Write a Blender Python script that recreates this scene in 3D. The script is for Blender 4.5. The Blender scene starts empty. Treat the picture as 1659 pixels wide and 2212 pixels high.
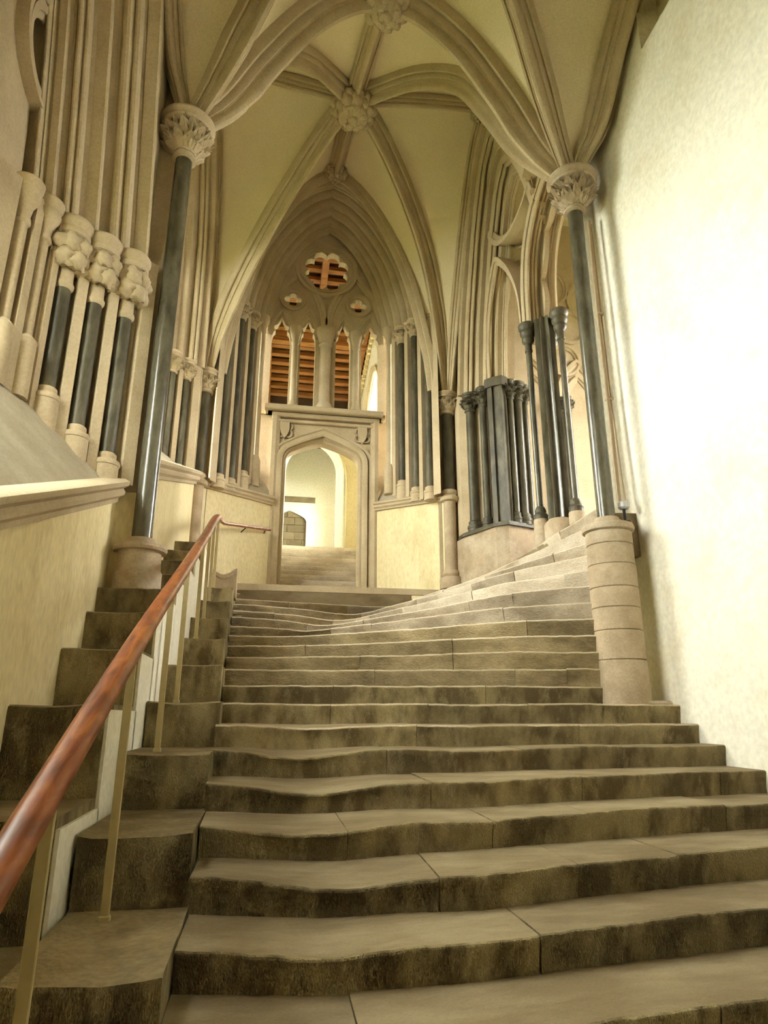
import bpy, math, random
from math import sin, cos, pi, radians, sqrt, atan2
from mathutils import Vector, Matrix
from mathutils.geometry import delaunay_2d_cdt

random.seed(7)
SC = bpy.context.scene
COL = SC.collection

# ------------------------------------------------------------------ camera, world, light, exposure
# axis frame: X right, Y up the stair hall, Z up; the eye is the origin
F_PX = 1430.0
cam_d = bpy.data.cameras.new('camera')
cam = bpy.data.objects.new('camera', cam_d); COL.objects.link(cam)
cam_d.sensor_fit = 'VERTICAL'; cam_d.sensor_height = 36.0; cam_d.sensor_width = 27.0
cam_d.lens = F_PX / 2212.0 * 36.0
cam_d.clip_start = 0.05; cam_d.clip_end = 200
cam.location = (0, 0, 0)
cam.rotation_euler = (radians(90 + 17.2), 0, radians(-10.0))
SC.camera = cam

world = bpy.data.worlds.new('overcast_sky'); SC.world = world
world.use_nodes = True
wn = world.node_tree; wn.nodes.clear()
w_out = wn.nodes.new('ShaderNodeOutputWorld'); w_bg = wn.nodes.new('ShaderNodeBackground')
w_bg.inputs['Color'].default_value = (1.0, 0.98, 0.925, 1)
w_bg.inputs['Strength'].default_value = 13.0
wn.links.new(w_bg.outputs[0], w_out.inputs[0])

SC.view_settings.view_transform = 'Standard'
SC.view_settings.look = 'None'
SC.view_settings.exposure = 1.45
SC.view_settings.gamma = 1.0
SC.view_settings.use_curve_mapping = False
SC.cycles.max_bounces = 6
SC.cycles.diffuse_bounces = 6
SC.cycles.glossy_bounces = 2
SC.cycles.transparent_max_bounces = 6
SC.cycles.use_adaptive_sampling = True
SC.cycles.adaptive_threshold = 0.08
SC.cycles.caustics_reflective = False
SC.cycles.caustics_refractive = False
SC.cycles.sample_clamp_indirect = 8.0

# ------------------------------------------------------------------ materials
def new_mat(name):
    m = bpy.data.materials.new(name); m.use_nodes = True
    nt = m.node_tree; nt.nodes.clear()
    out = nt.nodes.new('ShaderNodeOutputMaterial'); b = nt.nodes.new('ShaderNodeBsdfPrincipled')
    nt.links.new(b.outputs[0], out.inputs[0])
    return m, nt, b

def stone(name, c1, c2, scale=3.0, fine=40.0, bump=0.25, rough=0.85, c3=None, c3amt=0.35, rnd=0.0, stretch=(1, 1, 1), c3scale=1.3, lo=0.34, hi=0.68, sp=0.19, c3lo=0.52):
    m, nt, b = new_mat(name)
    N, L = nt.nodes.new, nt.links.new
    tc = N('ShaderNodeTexCoord'); mp = N('ShaderNodeMapping'); mp.inputs['Scale'].default_value = stretch
    L(tc.outputs['Object'], mp.inputs[0])
    n1 = N('ShaderNodeTexNoise'); n1.inputs['Scale'].default_value = scale; n1.inputs['Detail'].default_value = 4; n1.inputs['Roughness'].default_value = 0.62
    n2 = N('ShaderNodeTexNoise'); n2.inputs['Scale'].default_value = fine; n2.inputs['Detail'].default_value = 1.5
    L(mp.outputs[0], n1.inputs['Vector']); L(mp.outputs[0], n2.inputs['Vector'])
    r1 = N('ShaderNodeValToRGB'); r1.color_ramp.elements[0].position = lo; r1.color_ramp.elements[1].position = hi
    r1.color_ramp.elements[0].color = (*c2, 1); r1.color_ramp.elements[1].color = (*c1, 1)
    L(n1.outputs['Fac'], r1.inputs[0])
    col = r1.outputs[0]
    if c3 is not None:
        n3 = N('ShaderNodeTexNoise'); n3.inputs['Scale'].default_value = c3scale; n3.inputs['Detail'].default_value = 5; n3.inputs['Roughness'].default_value = 0.7
        L(mp.outputs[0], n3.inputs['Vector'])
        r3 = N('ShaderNodeValToRGB'); r3.color_ramp.elements[0].position = c3lo; r3.color_ramp.elements[1].position = c3lo+.16
        r3.color_ramp.elements[0].color = (0, 0, 0, 1); r3.color_ramp.elements[1].color = (c3amt, c3amt, c3amt, 1)
        L(n3.outputs['Fac'], r3.inputs[0])
        mx = N('ShaderNodeMix'); mx.data_type = 'RGBA'
        L(r3.outputs[0], mx.inputs[0]); L(col, mx.inputs[6]); mx.inputs[7].default_value = (*c3, 1)
        col = mx.outputs[2]
    # fine speckle
    mr = N('ShaderNodeMapRange'); mr.inputs[3].default_value = 1-sp; mr.inputs[4].default_value = 1+sp
    L(n2.outputs['Fac'], mr.inputs[0])
    hs = N('ShaderNodeHueSaturation'); L(mr.outputs[0], hs.inputs['Value']); L(col, hs.inputs['Color'])
    col = hs.outputs[0]
    if rnd:
        oi = N('ShaderNodeObjectInfo'); m2 = N('ShaderNodeMapRange'); m2.inputs[3].default_value = 1 - rnd; m2.inputs[4].default_value = 1 + rnd
        L(oi.outputs['Random'], m2.inputs[0])
        h2 = N('ShaderNodeHueSaturation'); L(m2.outputs[0], h2.inputs['Value']); L(col, h2.inputs['Color']); col = h2.outputs[0]
    L(col, b.inputs['Base Color'])
    b.inputs['Roughness'].default_value = rough
    b.inputs['Specular IOR Level'].default_value = 0.3
    add = N('ShaderNodeMath'); add.operation = 'ADD'; L(n1.outputs['Fac'], add.inputs[0]); L(n2.outputs['Fac'], add.inputs[1])
    bp = N('ShaderNodeBump'); bp.inputs['Strength'].default_value = bump; bp.inputs['Distance'].default_value = 0.02
    L(add.outputs[0], bp.inputs['Height']); L(bp.outputs[0], b.inputs['Normal'])
    return m

M = {}
M['stone'] = stone('pale_limestone', (0.55, 0.455, 0.305), (0.46, 0.37, 0.235), 2.2, 45, 0.08, 0.9, c3=(0.34, 0.265, 0.15), c3amt=0.22)
M['rib'] = stone('rib_limestone', (0.55, 0.455, 0.30), (0.46, 0.37, 0.23), 2.0, 40, 0.08, 0.9, c3=(0.34, 0.26, 0.15), c3amt=0.2)
M['web'] = stone('vault_plaster', (0.76, 0.665, 0.45), (0.71, 0.615, 0.40), 0.9, 60, 0.05, 0.95)
M['cream'] = stone('cream_limewash', (0.82, 0.72, 0.45), (0.75, 0.64, 0.37), 1.6, 30, 0.12, 0.95, c3=(0.50, 0.39, 0.17), c3amt=0.55, stretch=(1, 1, 0.45))
M['white'] = stone('white_limewash', (0.86, 0.83, 0.72), (0.82, 0.785, 0.655), 1.0, 22, 0.10, 0.95, c3=(0.66, 0.57, 0.36), c3amt=0.35)
M['tread'] = stone('worn_lit_tread_stone', (0.33, 0.265, 0.16), (0.225, 0.17, 0.092), 3.2, 130, 0.25, 0.75, c3=(0.15, 0.10, 0.042), c3amt=0.7, rnd=0.08, stretch=(0.5, 1.4, 1), lo=.38, hi=.64, sp=.22)  # lighter through wear, and light from above put into the colour
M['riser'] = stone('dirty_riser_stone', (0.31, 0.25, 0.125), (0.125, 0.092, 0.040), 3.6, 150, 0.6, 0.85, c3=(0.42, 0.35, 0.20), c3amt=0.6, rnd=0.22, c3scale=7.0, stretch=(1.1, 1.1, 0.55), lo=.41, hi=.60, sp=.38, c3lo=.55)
M['riser_lit'] = stone('pale_lit_riser_stone', (0.62, 0.54, 0.42), (0.47, 0.395, 0.29), 3.0, 60, 0.4, 0.85, c3=(0.24, 0.19, 0.13), c3amt=0.6, rnd=0.13, stretch=(0.6, 0.6, 1.2), lo=.40, hi=.62, sp=.25)  # pale stone with light from archway and window put into the colour
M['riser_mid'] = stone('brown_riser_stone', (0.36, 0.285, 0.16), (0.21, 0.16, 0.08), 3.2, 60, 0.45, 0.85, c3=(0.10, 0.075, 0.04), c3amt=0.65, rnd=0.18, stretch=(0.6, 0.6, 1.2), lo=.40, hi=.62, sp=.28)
M['riser_warm'] = stone('midtone_riser_stone', (0.46, 0.385, 0.28), (0.29, 0.23, 0.155), 3.0, 60, 0.4, 0.85, c3=(0.15, 0.115, 0.075), c3amt=0.6, rnd=0.15, stretch=(0.6, 0.6, 1.2), lo=.40, hi=.62, sp=.25)  # average of the brown risers and the light-tinted pale ones
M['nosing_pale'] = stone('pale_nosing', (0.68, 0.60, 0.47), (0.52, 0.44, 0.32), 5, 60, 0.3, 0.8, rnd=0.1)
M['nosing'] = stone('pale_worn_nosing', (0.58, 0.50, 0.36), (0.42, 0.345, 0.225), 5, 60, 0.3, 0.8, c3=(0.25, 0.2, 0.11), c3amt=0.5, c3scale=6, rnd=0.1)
M['mortar'] = stone('mortar', (0.26, 0.21, 0.12), (0.18, 0.14, 0.07), 8, 60, 0.3, 0.95)
M['purbeck'] = stone('polished_dark_marble', (0.135, 0.122, 0.080), (0.060, 0.053, 0.033), 7, 60, 0.03, 0.22, c3=(0.13, 0.12, 0.085), c3amt=0.5, c3scale=4, stretch=(1, 1, 0.35))
M['purbeck'].node_tree.nodes['Principled BSDF'].inputs['Specular IOR Level'].default_value = 0.6
M['purbeck_dull'] = stone('dull_dark_marble', (0.125, 0.110, 0.068), (0.058, 0.051, 0.031), 6, 50, 0.1, 0.45, c3=(0.16, 0.145, 0.10), c3amt=0.5, c3scale=3, stretch=(1, 1, 0.4))
M['pinkstone'] = stone('pinkish_limestone', (0.50, 0.40, 0.275), (0.36, 0.275, 0.175), 3.2, 50, 0.25, 0.88, c3=(0.62, 0.56, 0.44), c3amt=0.55, rnd=0.06)
M['dark'] = stone('brown_boards', (0.075, 0.030, 0.010), (0.045, 0.018, 0.006), 5, 40, 0.2, 0.7)
M['grey'] = stone('grey_stone', (0.42, 0.37, 0.27), (0.34, 0.29, 0.20), 2.5, 45, 0.12, 0.85)
M['ground'] = stone('outside_grass', (0.10, 0.13, 0.05), (0.07, 0.09, 0.03), 0.6, 20, 0.2, 1.0)
M['blockstone'] = stone('blocking_stone', (0.24, 0.19, 0.105), (0.17, 0.13, 0.07), 5, 50, 0.2, 0.9, rnd=0.15)

def wood(name, c1, c2, c3, rough, axis='Y', coat=0.0):
    m, nt, b = new_mat(name); N, L = nt.nodes.new, nt.links.new
    tc = N('ShaderNodeTexCoord'); mp = N('ShaderNodeMapping')
    mp.inputs['Scale'].default_value = (14, 1.6, 6) if axis == 'Y' else (1.6, 14, 14)
    L(tc.outputs['Object'], mp.inputs[0])
    n = N('ShaderNodeTexNoise'); n.inputs['Scale'].default_value = 1.6; n.inputs['Detail'].default_value = 7; n.inputs['Distortion'].default_value = 0.6
    L(mp.outputs[0], n.inputs['Vector'])
    r = N('ShaderNodeValToRGB'); e = r.color_ramp.elements; e[0].position = 0.3; e[0].color = (*c1, 1); e[1].position = 0.75; e[1].color = (*c3, 1)
    k = e.new(0.52); k.color = (*c2, 1)
    L(n.outputs['Fac'], r.inputs[0]); L(r.outputs[0], b.inputs['Base Color'])
    b.inputs['Roughness'].default_value = rough; b.inputs['Coat Weight'].default_value = coat
    b.inputs['Coat Roughness'].default_value = 0.2
    return m
M['rail'] = wood('varnished_mahogany', (0.11, 0.024, 0.006), (0.29, 0.075, 0.016), (0.47, 0.17, 0.035), 0.42, 'Y', 0.18)
M['timber'] = wood('orange_timber', (0.20, 0.075, 0.016), (0.34, 0.14, 0.035), (0.46, 0.21, 0.06), 0.6, 'X')

def plain(name, c, rough=0.5, metal=0.0):
    m, nt, b = new_mat(name); N, L = nt.nodes.new, nt.links.new
    tc = N('ShaderNodeTexCoord'); n = N('ShaderNodeTexNoise'); n.inputs['Scale'].default_value = 25; L(tc.outputs['Object'], n.inputs['Vector'])
    mr = N('ShaderNodeMapRange'); mr.inputs[3].default_value = 0.88; mr.inputs[4].default_value = 1.1; L(n.outputs['Fac'], mr.inputs[0])
    h = N('ShaderNodeHueSaturation'); h.inputs['Color'].default_value = (*c, 1); L(mr.outputs[0], h.inputs['Value']); L(h.outputs[0], b.inputs['Base Color'])
    b.inputs['Roughness'].default_value = rough; b.inputs['Metallic'].default_value = metal
    return m
M['paint'] = plain('beige_painted_metal', (0.50, 0.41, 0.20), 0.45)
M['boxgrey'] = plain('grey_plastic', (0.45, 0.45, 0.44), 0.35)
M['copper'] = plain('brown_pipe', (0.50, 0.37, 0.22), 0.4)
M['black'] = plain('black_iron', (0.02, 0.02, 0.02), 0.5)

gm = bpy.data.materials.new('clear_window_glass'); gm.use_nodes = True
gn = gm.node_tree; gn.nodes.clear()
go = gn.nodes.new('ShaderNodeOutputMaterial'); gt = gn.nodes.new('ShaderNodeBsdfTransparent'); gg = gn.nodes.new('ShaderNodeBsdfGlossy'); gx = gn.nodes.new('ShaderNodeMixShader')
gt.inputs[0].default_value = (0.94, 0.96, 0.93, 1); gg.inputs['Roughness'].default_value = 0.05; gx.inputs[0].default_value = 0.05
gn.links.new(gt.outputs[0], gx.inputs[1]); gn.links.new(gg.outputs[0], gx.inputs[2]); gn.links.new(gx.outputs[0], go.inputs[0])
M['glass'] = gm

# ------------------------------------------------------------------ mesh helpers
class MB:
    def __init__(s): s.v = []; s.f = []; s.m = []
    def add(s, verts, faces, mi=0):
        o = len(s.v); s.v += [tuple(p) for p in verts]
        for f in faces: s.f.append(tuple(i + o for i in f)); s.m.append(mi)
    def box(s, a, b, mi=0):
        x0, y0, z0 = a; x1, y1, z1 = b
        s.add([(x0,y0,z0),(x1,y0,z0),(x1,y1,z0),(x0,y1,z0),(x0,y0,z1),(x1,y0,z1),(x1,y1,z1),(x0,y1,z1)],
              [(0,3,2,1),(4,5,6,7),(0,1,5,4),(1,2,6,5),(2,3,7,6),(3,0,4,7)], mi)
        return s
    def cbox(s, a, b, c=0.01, mi=0):
        """box with chamfered edges"""
        x0, y0, z0 = a; x1, y1, z1 = b
        P = []
        for (zz, k) in ((z0, c), (z0 + c, 0), (z1 - c, 0), (z1, c)):
            P.append([(x0 + c, y0 + k, zz), (x1 - c, y0 + k, zz), (x1 - k, y0 + c, zz), (x1 - k, y1 - c, zz), (x1 - c, y1 - k, zz), (x0 + c, y1 - k, zz), (x0 + k, y1 - c, zz), (x0 + k, y0 + c, zz)])
        v = [p for r in P for p in r]; f = []
        for r in range(3):
            for i in range(8): f.append((r*8+i, r*8+(i+1) % 8, r*8+8+(i+1) % 8, r*8+8+i))
        f.append(tuple(range(7, -1, -1))); f.append(tuple(range(24, 32)))
        s.add(v, f, mi); return s
    def prism(s, poly, z0, z1, mi=0):
        n = len(poly)
        a = sum(poly[i][0]*poly[(i+1) % n][1]-poly[(i+1) % n][0]*poly[i][1] for i in range(n))
        if a < 0: poly = poly[::-1]
        v = [(x, y, z0) for x, y in poly] + [(x, y, z1) for x, y in poly]
        f = [(i, (i+1) % n, n+(i+1) % n, n+i) for i in range(n)] + [tuple(range(n-1, -1, -1)), tuple(range(n, 2*n))]
        s.add(v, f, mi); return s
    def lathe(s, prof, c, seg=24, mi=0, cap=True):
        """prof: list of (radius, z), absolute z; c: (x, y)"""
        v = []; f = []
        for r, z in prof:
            for i in range(seg):
                a = 2*pi*i/seg; v.append((c[0]+r*cos(a), c[1]+r*sin(a), z))
        for k in range(len(prof)-1):
            for i in range(seg): f.append((k*seg+i, k*seg+(i+1) % seg, (k+1)*seg+(i+1) % seg, (k+1)*seg+i))
        if cap:
            f.append(tuple(range(seg-1, -1, -1))); k = (len(prof)-1)*seg; f.append(tuple(range(k, k+seg)))
        s.add(v, f, mi); return s
    def sweep(s, path, prof, side, closed=False, mi=0, taper=None):
        """path in a plane whose normal is `side`; prof (w along side, d toward the inside of the arch)"""
        S = Vector(side).normalized(); P = [Vector(p) for p in path]; n = len(P); k = len(prof); rings = []
        for i in range(n):
            if closed: T = P[(i+1) % n]-P[i-1]
            else: T = P[min(i+1, n-1)]-P[max(i-1, 0)]
            T.normalize(); D = T.cross(S); D.normalize()
            k_ = taper(i/(n-1)) if taper else 1.0
            rings.append([P[i]+S*(w*k_)+D*(d*k_) for w, d in prof])
        v = [p for r in rings for p in r]; f = []
        for i in range(n if closed else n-1):
            j = (i+1) % n
            for q in range(k): f.append((i*k+q, i*k+(q+1) % k, j*k+(q+1) % k, j*k+q))
        if not closed: f.append(tuple(range(k-1, -1, -1))); f.append(tuple(range((n-1)*k, n*k)))
        s.add(v, f, mi); return s
    def tube(s, path, r, seg=10, mi=0, closed=False):
        P = [Vector(p) for p in path]; n = len(P); v = []; f = []; up = Vector((0, 0, 1)); pr = None
        for i in range(n):
            T = (P[(i+1) % n]-P[i-1]) if closed else (P[min(i+1, n-1)]-P[max(i-1, 0)])
            T.normalize()
            if pr is None:
                A = T.cross(up)
                if A.length < 1e-3: A = T.cross(Vector((1, 0, 0)))
            else: A = pr-T*pr.dot(T)
            A.normalize(); pr = A; Bn = T.cross(A)
            rr = r[i] if isinstance(r, (list, tuple)) else r
            for q in range(seg):
                a = 2*pi*q/seg; v.append(P[i]+A*(rr*cos(a))+Bn*(rr*sin(a)))
        for i in range(n if closed else n-1):
            j = (i+1) % n
            for q in range(seg): f.append((i*seg+q, i*seg+(q+1) % seg, j*seg+(q+1) % seg, j*seg+q))
        if not closed: f.append(tuple(range(seg-1, -1, -1))); f.append(tuple(range((n-1)*seg, n*seg)))
        s.add(v, f, mi); return s
    def grid(s, rows, mi=0):
        n = len(rows); k = len(rows[0]); f = [(i*k+j, i*k+j+1, (i+1)*k+j+1, (i+1)*k+j) for i in range(n-1) for j in range(k-1)]
        s.add([p for r in rows for p in r], f, mi); return s
    def plate(s, loops, fn, d0, d1, mi=0):
        """flat plate with holes; loops of (u, v); fn(u, v, d) -> world"""
        flat = [p for lp in loops for p in lp]; n = len(flat); edges = []; o = 0
        for lp in loops:
            k = len(lp); edges += [(o+i, o+(i+1) % k) for i in range(k)]; o += k
        cv_, ce_, cf_, *_r = delaunay_2d_cdt([Vector(p) for p in flat], edges, [], 1, 1e-6)
        def inside(lp, x, y):
            c = False; k = len(lp); q = k-1
            for i in range(k):
                if (lp[i][1] > y) != (lp[q][1] > y) and x < (lp[q][0]-lp[i][0])*(y-lp[i][1])/(lp[q][1]-lp[i][1])+lp[i][0]: c = not c
                q = i
            return c
        tv = [tuple(p) for p in cv_]; nt = len(tv); tf = []
        for t in cf_:
            x = sum(tv[i][0] for i in t)/len(t); y = sum(tv[i][1] for i in t)/len(t)
            if inside(loops[0], x, y) and not any(inside(lp, x, y) for lp in loops[1:]): tf.append(tuple(t)); tf.append(tuple(i+nt for i in reversed(t)))
        s.add([fn(u, v, d0) for u, v in tv]+[fn(u, v, d1) for u, v in tv], tf, mi)
        vv = [fn(u, v, d0) for u, v in flat]+[fn(u, v, d1) for u, v in flat]; f = []
        o = 0
        for lp in loops:
            k = len(lp)
            for i in range(k): f.append((o+i, o+(i+1) % k, n+o+(i+1) % k, n+o+i))
            o += k
        s.add(vv, f, mi); return s
    def build(s, name, mats, parent=None, smooth=None, kind=None, label=None, fix=True):
        me = bpy.data.meshes.new(name); me.from_pydata(s.v, [], s.f)
        if not isinstance(mats, (list, tuple)): mats = [mats]
        for m in mats: me.materials.append(M[m])
        if len(mats) > 1: me.polygons.foreach_set('material_index', s.m)
        me.update()
        if fix:
            import bmesh
            bm = bmesh.new(); bm.from_mesh(me); bmesh.ops.recalc_face_normals(bm, faces=bm.faces); bm.to_mesh(me); bm.free()
        if smooth:
            me.polygons.foreach_set('use_smooth', [True]*len(me.polygons)); me.set_sharp_from_angle(angle=radians(smooth))
        o = bpy.data.objects.new(name, me); COL.objects.link(o)
        if parent is not None: adopt(o, parent)
        if kind: o['kind'] = kind
        if label: o['label'] = label
        return o

def adopt(o, parent):
    o.parent = parent; o.matrix_parent_inverse = Matrix.Translation(parent.location).inverted() if parent.type == 'EMPTY' else Matrix.Identity(4)

def thing(name, label, cat, loc, group=None, kind=None):
    o = bpy.data.objects.new(name, None); COL.objects.link(o); o.location = loc; o.empty_display_size = 0.1
    if label: o['label'] = label
    if cat: o['category'] = cat
    if group: o['group'] = group
    if kind: o['kind'] = kind
    return o
def tag(o, label, cat=None, group=None, kind=None):
    o['label'] = label
    if cat: o['category'] = cat
    if group: o['group'] = group
    if kind: o['kind'] = kind
    return o

def lerp(a, b, t): return a+(b-a)*t
def catmull(pts, n):
    """n+1 samples along a smooth curve through pts"""
    P = [Vector(p) for p in pts]; k = len(P)-1
    ts = [0.0]
    for i in range(k): ts.append(ts[-1]+max(1e-6, (P[i+1]-P[i]).length))
    out = []
    # monotone-ish hermite with finite-difference tangents
    tan = []
    for i in range(k+1):
        if i == 0: tan.append((P[1]-P[0])/(ts[1]-ts[0]))
        elif i == k: tan.append((P[k]-P[k-1])/(ts[k]-ts[k-1]))
        else: tan.append(((P[i+1]-P[i])/(ts[i+1]-ts[i])+(P[i]-P[i-1])/(ts[i]-ts[i-1]))*0.5)
    for q in range(n+1):
        t = ts[-1]*q/n; i = 0
        while i < k-1 and t > ts[i+1]: i += 1
        h = ts[i+1]-ts[i]; u = (t-ts[i])/h
        out.append(P[i]*(2*u**3-3*u*u+1)+tan[i]*h*(u**3-2*u*u+u)+P[i+1]*(-2*u**3+3*u*u)+tan[i+1]*h*(u**3-u*u))
    return out
def interp(tab, x):
    if x <= tab[0][0]: return tab[0][1]
    for (a, b), (c, d) in zip(tab, tab[1:]):
        if x <= c: return b+(d-b)*(x-a)/(c-a)
    return tab[-1][1]
def arch2(c, half, zs, rise, n=12):
    """pointed two-centred arch as (u, z) from left springing to right springing"""
    R = (half*half+rise*rise)/(2*half); out = []
    amax = math.asin(min(1, rise/R))
    if rise < half: amax = math.asin(min(1, rise/R))
    L = []
    for i in range(n+1):
        a = amax*i/n
        L.append((c-half+R-R*cos(a), zs+R*sin(a)))
    return L+[(2*c-u, z) for u, z in reversed(L[:-1])]
def arch4(c, half, zs, rise, n=8):
    """low four-centred (Tudor) arch with round shoulders"""
    L = []; a1 = radians(60); r = min(half*.40, rise*.62)
    for i in range(n+1):
        a = a1*i/n; L.append((c-half+r-r*cos(a), zs+r*sin(a)))
    u0, z0 = L[-1]; P0 = Vector((u0, z0)); P2 = Vector((c, zs+rise)); t = Vector((sin(a1), cos(a1))); ln = (P2-P0).length
    P1 = P0+t*ln*.41
    for i in range(1, n+1):
        k = i/n; p = P0*(1-k)**2+P1*2*k*(1-k)+P2*k*k; L.append((p.x, p.y))
    return L+[(2*c-u, z) for u, z in reversed(L[:-1])]
def circle(c, r, n=32, a0=0.0): return [(c[0]+r*cos(a0+2*pi*i/n), c[1]+r*sin(a0+2*pi*i/n)) for i in range(n)]
def foil(c, r, lobes, depth=0.28, n=9, rot=0.0, sx=1.0, sy=1.0):
    """multifoil outline, lobes meeting in cusps"""
    k = 1.06*sin(pi/lobes); rc = r/(1+k); rl = k*rc; out = []
    b_ = rc*cos(pi/lobes); d = b_+sqrt(max(1e-9, b_*b_-rc*rc+rl*rl))
    px, py = d*cos(pi/lobes)-rc, d*sin(pi/lobes); span = atan2(py, px)
    for q in range(lobes):
        a = rot+2*pi*q/lobes
        for i in range(n):
            t = a-span+2*span*i/n
            out.append((c[0]+sx*(rc*cos(a)+rl*cos(t)), c[1]+sy*(rc*sin(a)+rl*sin(t))))
    return out

ROLL = [(-.5, -.35), (-.5, .12), (-.44, .34), (-.36, .40), (-.28, .30), (-.25, .42), (-.20, .74), (-.11, .95)]
ROLL = ROLL+[(0, 1.0)]+[(-a, b) for a, b in reversed(ROLL)]
BAND = [(-.5, -.4), (-.5, .55), (-.42, .70), (-.18, .70), (-.12, .42), (-.02, .30), (.06, .42), (.12, .80), (.22, 1.0), (.34, .95), (.42, .70), (.5, .30), (.5, -.4)]
FLAT = [(-.5, -.4), (-.5, .55), (-.42, .80), (.36, .80), (.42, .60), (.5, .55), (.5, -.4)]
TRIP = [(-.5, -.4), (-.5, .30), (-.44, .55), (-.34, .62), (-.26, .50), (-.24, .30), (-.20, .34), (-.18, .66), (-.10, .92), (0, 1.0), (.10, .92), (.18, .66), (.20, .34), (.24, .30), (.26, .50), (.34, .62), (.44, .55), (.5, .30), (.5, -.4)]
RIBP = [(-.5, -.35), (-.5, .10), (-.46, .24), (-.39, .26), (-.35, .16), (-.31, .20), (-.29, .40), (-.24, .52), (-.17, .50), (-.14, .56), (-.15, .74), (-.12, .90), (-.06, .99)]
RIBP = RIBP+[(0, 1.0)]+[(-a, b) for a, b in reversed(RIBP)]
def prof(base, w, d): return [(a*w, b*d) for a, b in base]

# ------------------------------------------------------------------ key positions
R, T0, Z0, D0 = 0.165, 0.435, -1.04, 2.6
def LZ(n): return Z0+R*n                     # height of stair level n
YC = 6.07                                    # line of the two tall columns
COLL, COLR = (-1.15, YC), (3.41, YC)
CORL, CORR = (-1.2, 10.3), (2.97, 10.4)      # end corners
LAND = LZ(19)
YS = 11.42                                   # face of the doorway screen
XL1, XL2, XR1 = -1.42, -1.25, 3.8

# ------------------------------------------------------------------ ground, roof, outer shell
g = MB().box((-40, -40, -3.4), (40, 60, -3.0)).build('ground', 'ground', kind='structure'); g['label'] = 'grass outside the building'
fl = MB().box((-1.9, -3.2, LZ(-3)-0.3), (4.1, 1.6, LZ(-3))).build('floor', 'tread', kind='structure'); fl['label'] = 'stone floor at the foot of the stairs'

# ------------------------------------------------------------------ LEFT WALL
def wallX(x): return lambda u, v, d: (x+d, u, v)
def wallY(y): return lambda u, v, d: (u, y+d, v)

RUN1 = [(0, 0), (1.5, .36), (2.6, .68), (3.2, .95), (3.7, 1.4), (4.0, 2.05)]
RUN2 = [(0, 0), (1.4, .06), (2.7, .28), (3.4, .65), (3.9, 1.05), (4.3, 2.1)]
RUNR = [(0, 0), (1.25, .25), (2.1, .55), (2.95, .90), (3.6, 1.25), (4.1, 1.6), (4.35, 2.1)]
def side_arch(x, yfar, ymid, zs, tab, n=26):
    """pointed arch in a plane X = x from the far springing over the apex to the near springing"""
    k = (yfar-ymid)/tab[-1][1]; H = tab[-1][0]
    base = catmull([(0, b, a) for a, b in tab], n)
    far = [(x, yfar-p.y*k, zs+p.z*(0.35+0.65*k if k < 1 else 1)) for p in base]
    return far+[(x, 2*ymid-y, z) for x_, y, z in reversed(far[:-1])]

YM1, YM2 = 3.85, 8.2
def hole_from(path, lowfar, lownear):
    pts = [(y, z) for x, y, z in path]
    return [(pts[0][0], lowfar)]+pts+[(pts[-1][0], lownear)]

p1 = side_arch(XL1, 5.98, YM1, 4.40, RUN1)
p2 = side_arch(XL2, 10.02, YM2, 5.45, [(a, b*0.96) for a, b in RUN2])
h1 = hole_from(p1, 2.05, 0.45)
h2 = hole_from(p2, 3.52, 2.32)
mb = MB()
mb.plate([[(-3.2, -2.2), (6.16, -2.2), (6.16, 12), (-3.2, 12)], h1], wallX(XL1), 0, -0.03)
mb.plate([[(6.16, -2.2), (10.6, -2.2), (10.6, 12), (6.16, 12)], h2], wallX(XL2), 0, -0.03)
mb.box((-1.6, 6.10, -2.2), (XL2, 6.17, 12))
wl = mb.build('wall_left', 'stone', kind='structure'); wl['label'] = 'left stair wall of pale stone with tall window bays'

# plastered dado below the sloping string course
for (x, ya, yb, fa, name) in ((XL1, -3.1, 6.13, 0, 'dado'), (XL2, 6.25, 10.2, 1, 'dado')):
    if fa == 0: za, zb = 1.90-(6.0+3.1)*0.385, 1.90
    else: za, zb = 2.22, 2.22+(10.2-6.25)*0.345
    b = MB(); b.add([(x+.012, ya, -2.1), (x+.012, yb, -2.1), (x+.012, yb, zb), (x+.012, ya, za), (x-.01, ya, -2.1), (x-.01, yb, -2.1), (x-.01, yb, zb), (x-.01, ya, za)],
                    [(0, 1, 2, 3), (4, 7, 6, 5), (0, 3, 7, 4), (1, 5, 6, 2), (3, 2, 6, 7), (0, 4, 5, 1)])
    b.build(name, 'cream', wl, label='cream limewashed panel')
MB().box((XL1-.05, 6.075, -2.1), (XL2+.016, 6.12, 1.97)).build('dado', 'cream', wl, label='cream limewashed panel')
LEDGE = [(-.06, -.10), (.05, -.10), (.055, -.06), (.10, -.03), (.105, .0), (.085, .03), (.13, .06), (.135, .10), (.09, .125), (-.06, .13)]
def ledge(name, a, b, out, parent, mat='stone', sc=1.0):
    """string course: profile (out, up) swept along a straight line"""
    A, B = Vector(a), Vector(b); o = Vector(out); m = MB(); rings = []
    for P in (A, B): rings.append([P+o*(p*sc)+Vector((0, 0, q*sc)) for p, q in LEDGE])
    n = len(LEDGE); m.add(rings[0]+rings[1], [(i, (i+1) % n, n+(i+1) % n, n+i) for i in range(n)]+[tuple(range(n-1, -1, -1)), tuple(range(n, 2*n))])
    return m.build(name, mat, parent, smooth=30)
ledge('string_course', (XL1, -3.0, 1.94-0.385*8.97), (XL1, 5.97, 1.94), (1, 0, 0), wl)
ledge('string_course', (XL2, 6.3, 2.30), (XL2, 10.25, 3.62), (1, 0, 0), wl)

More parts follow.
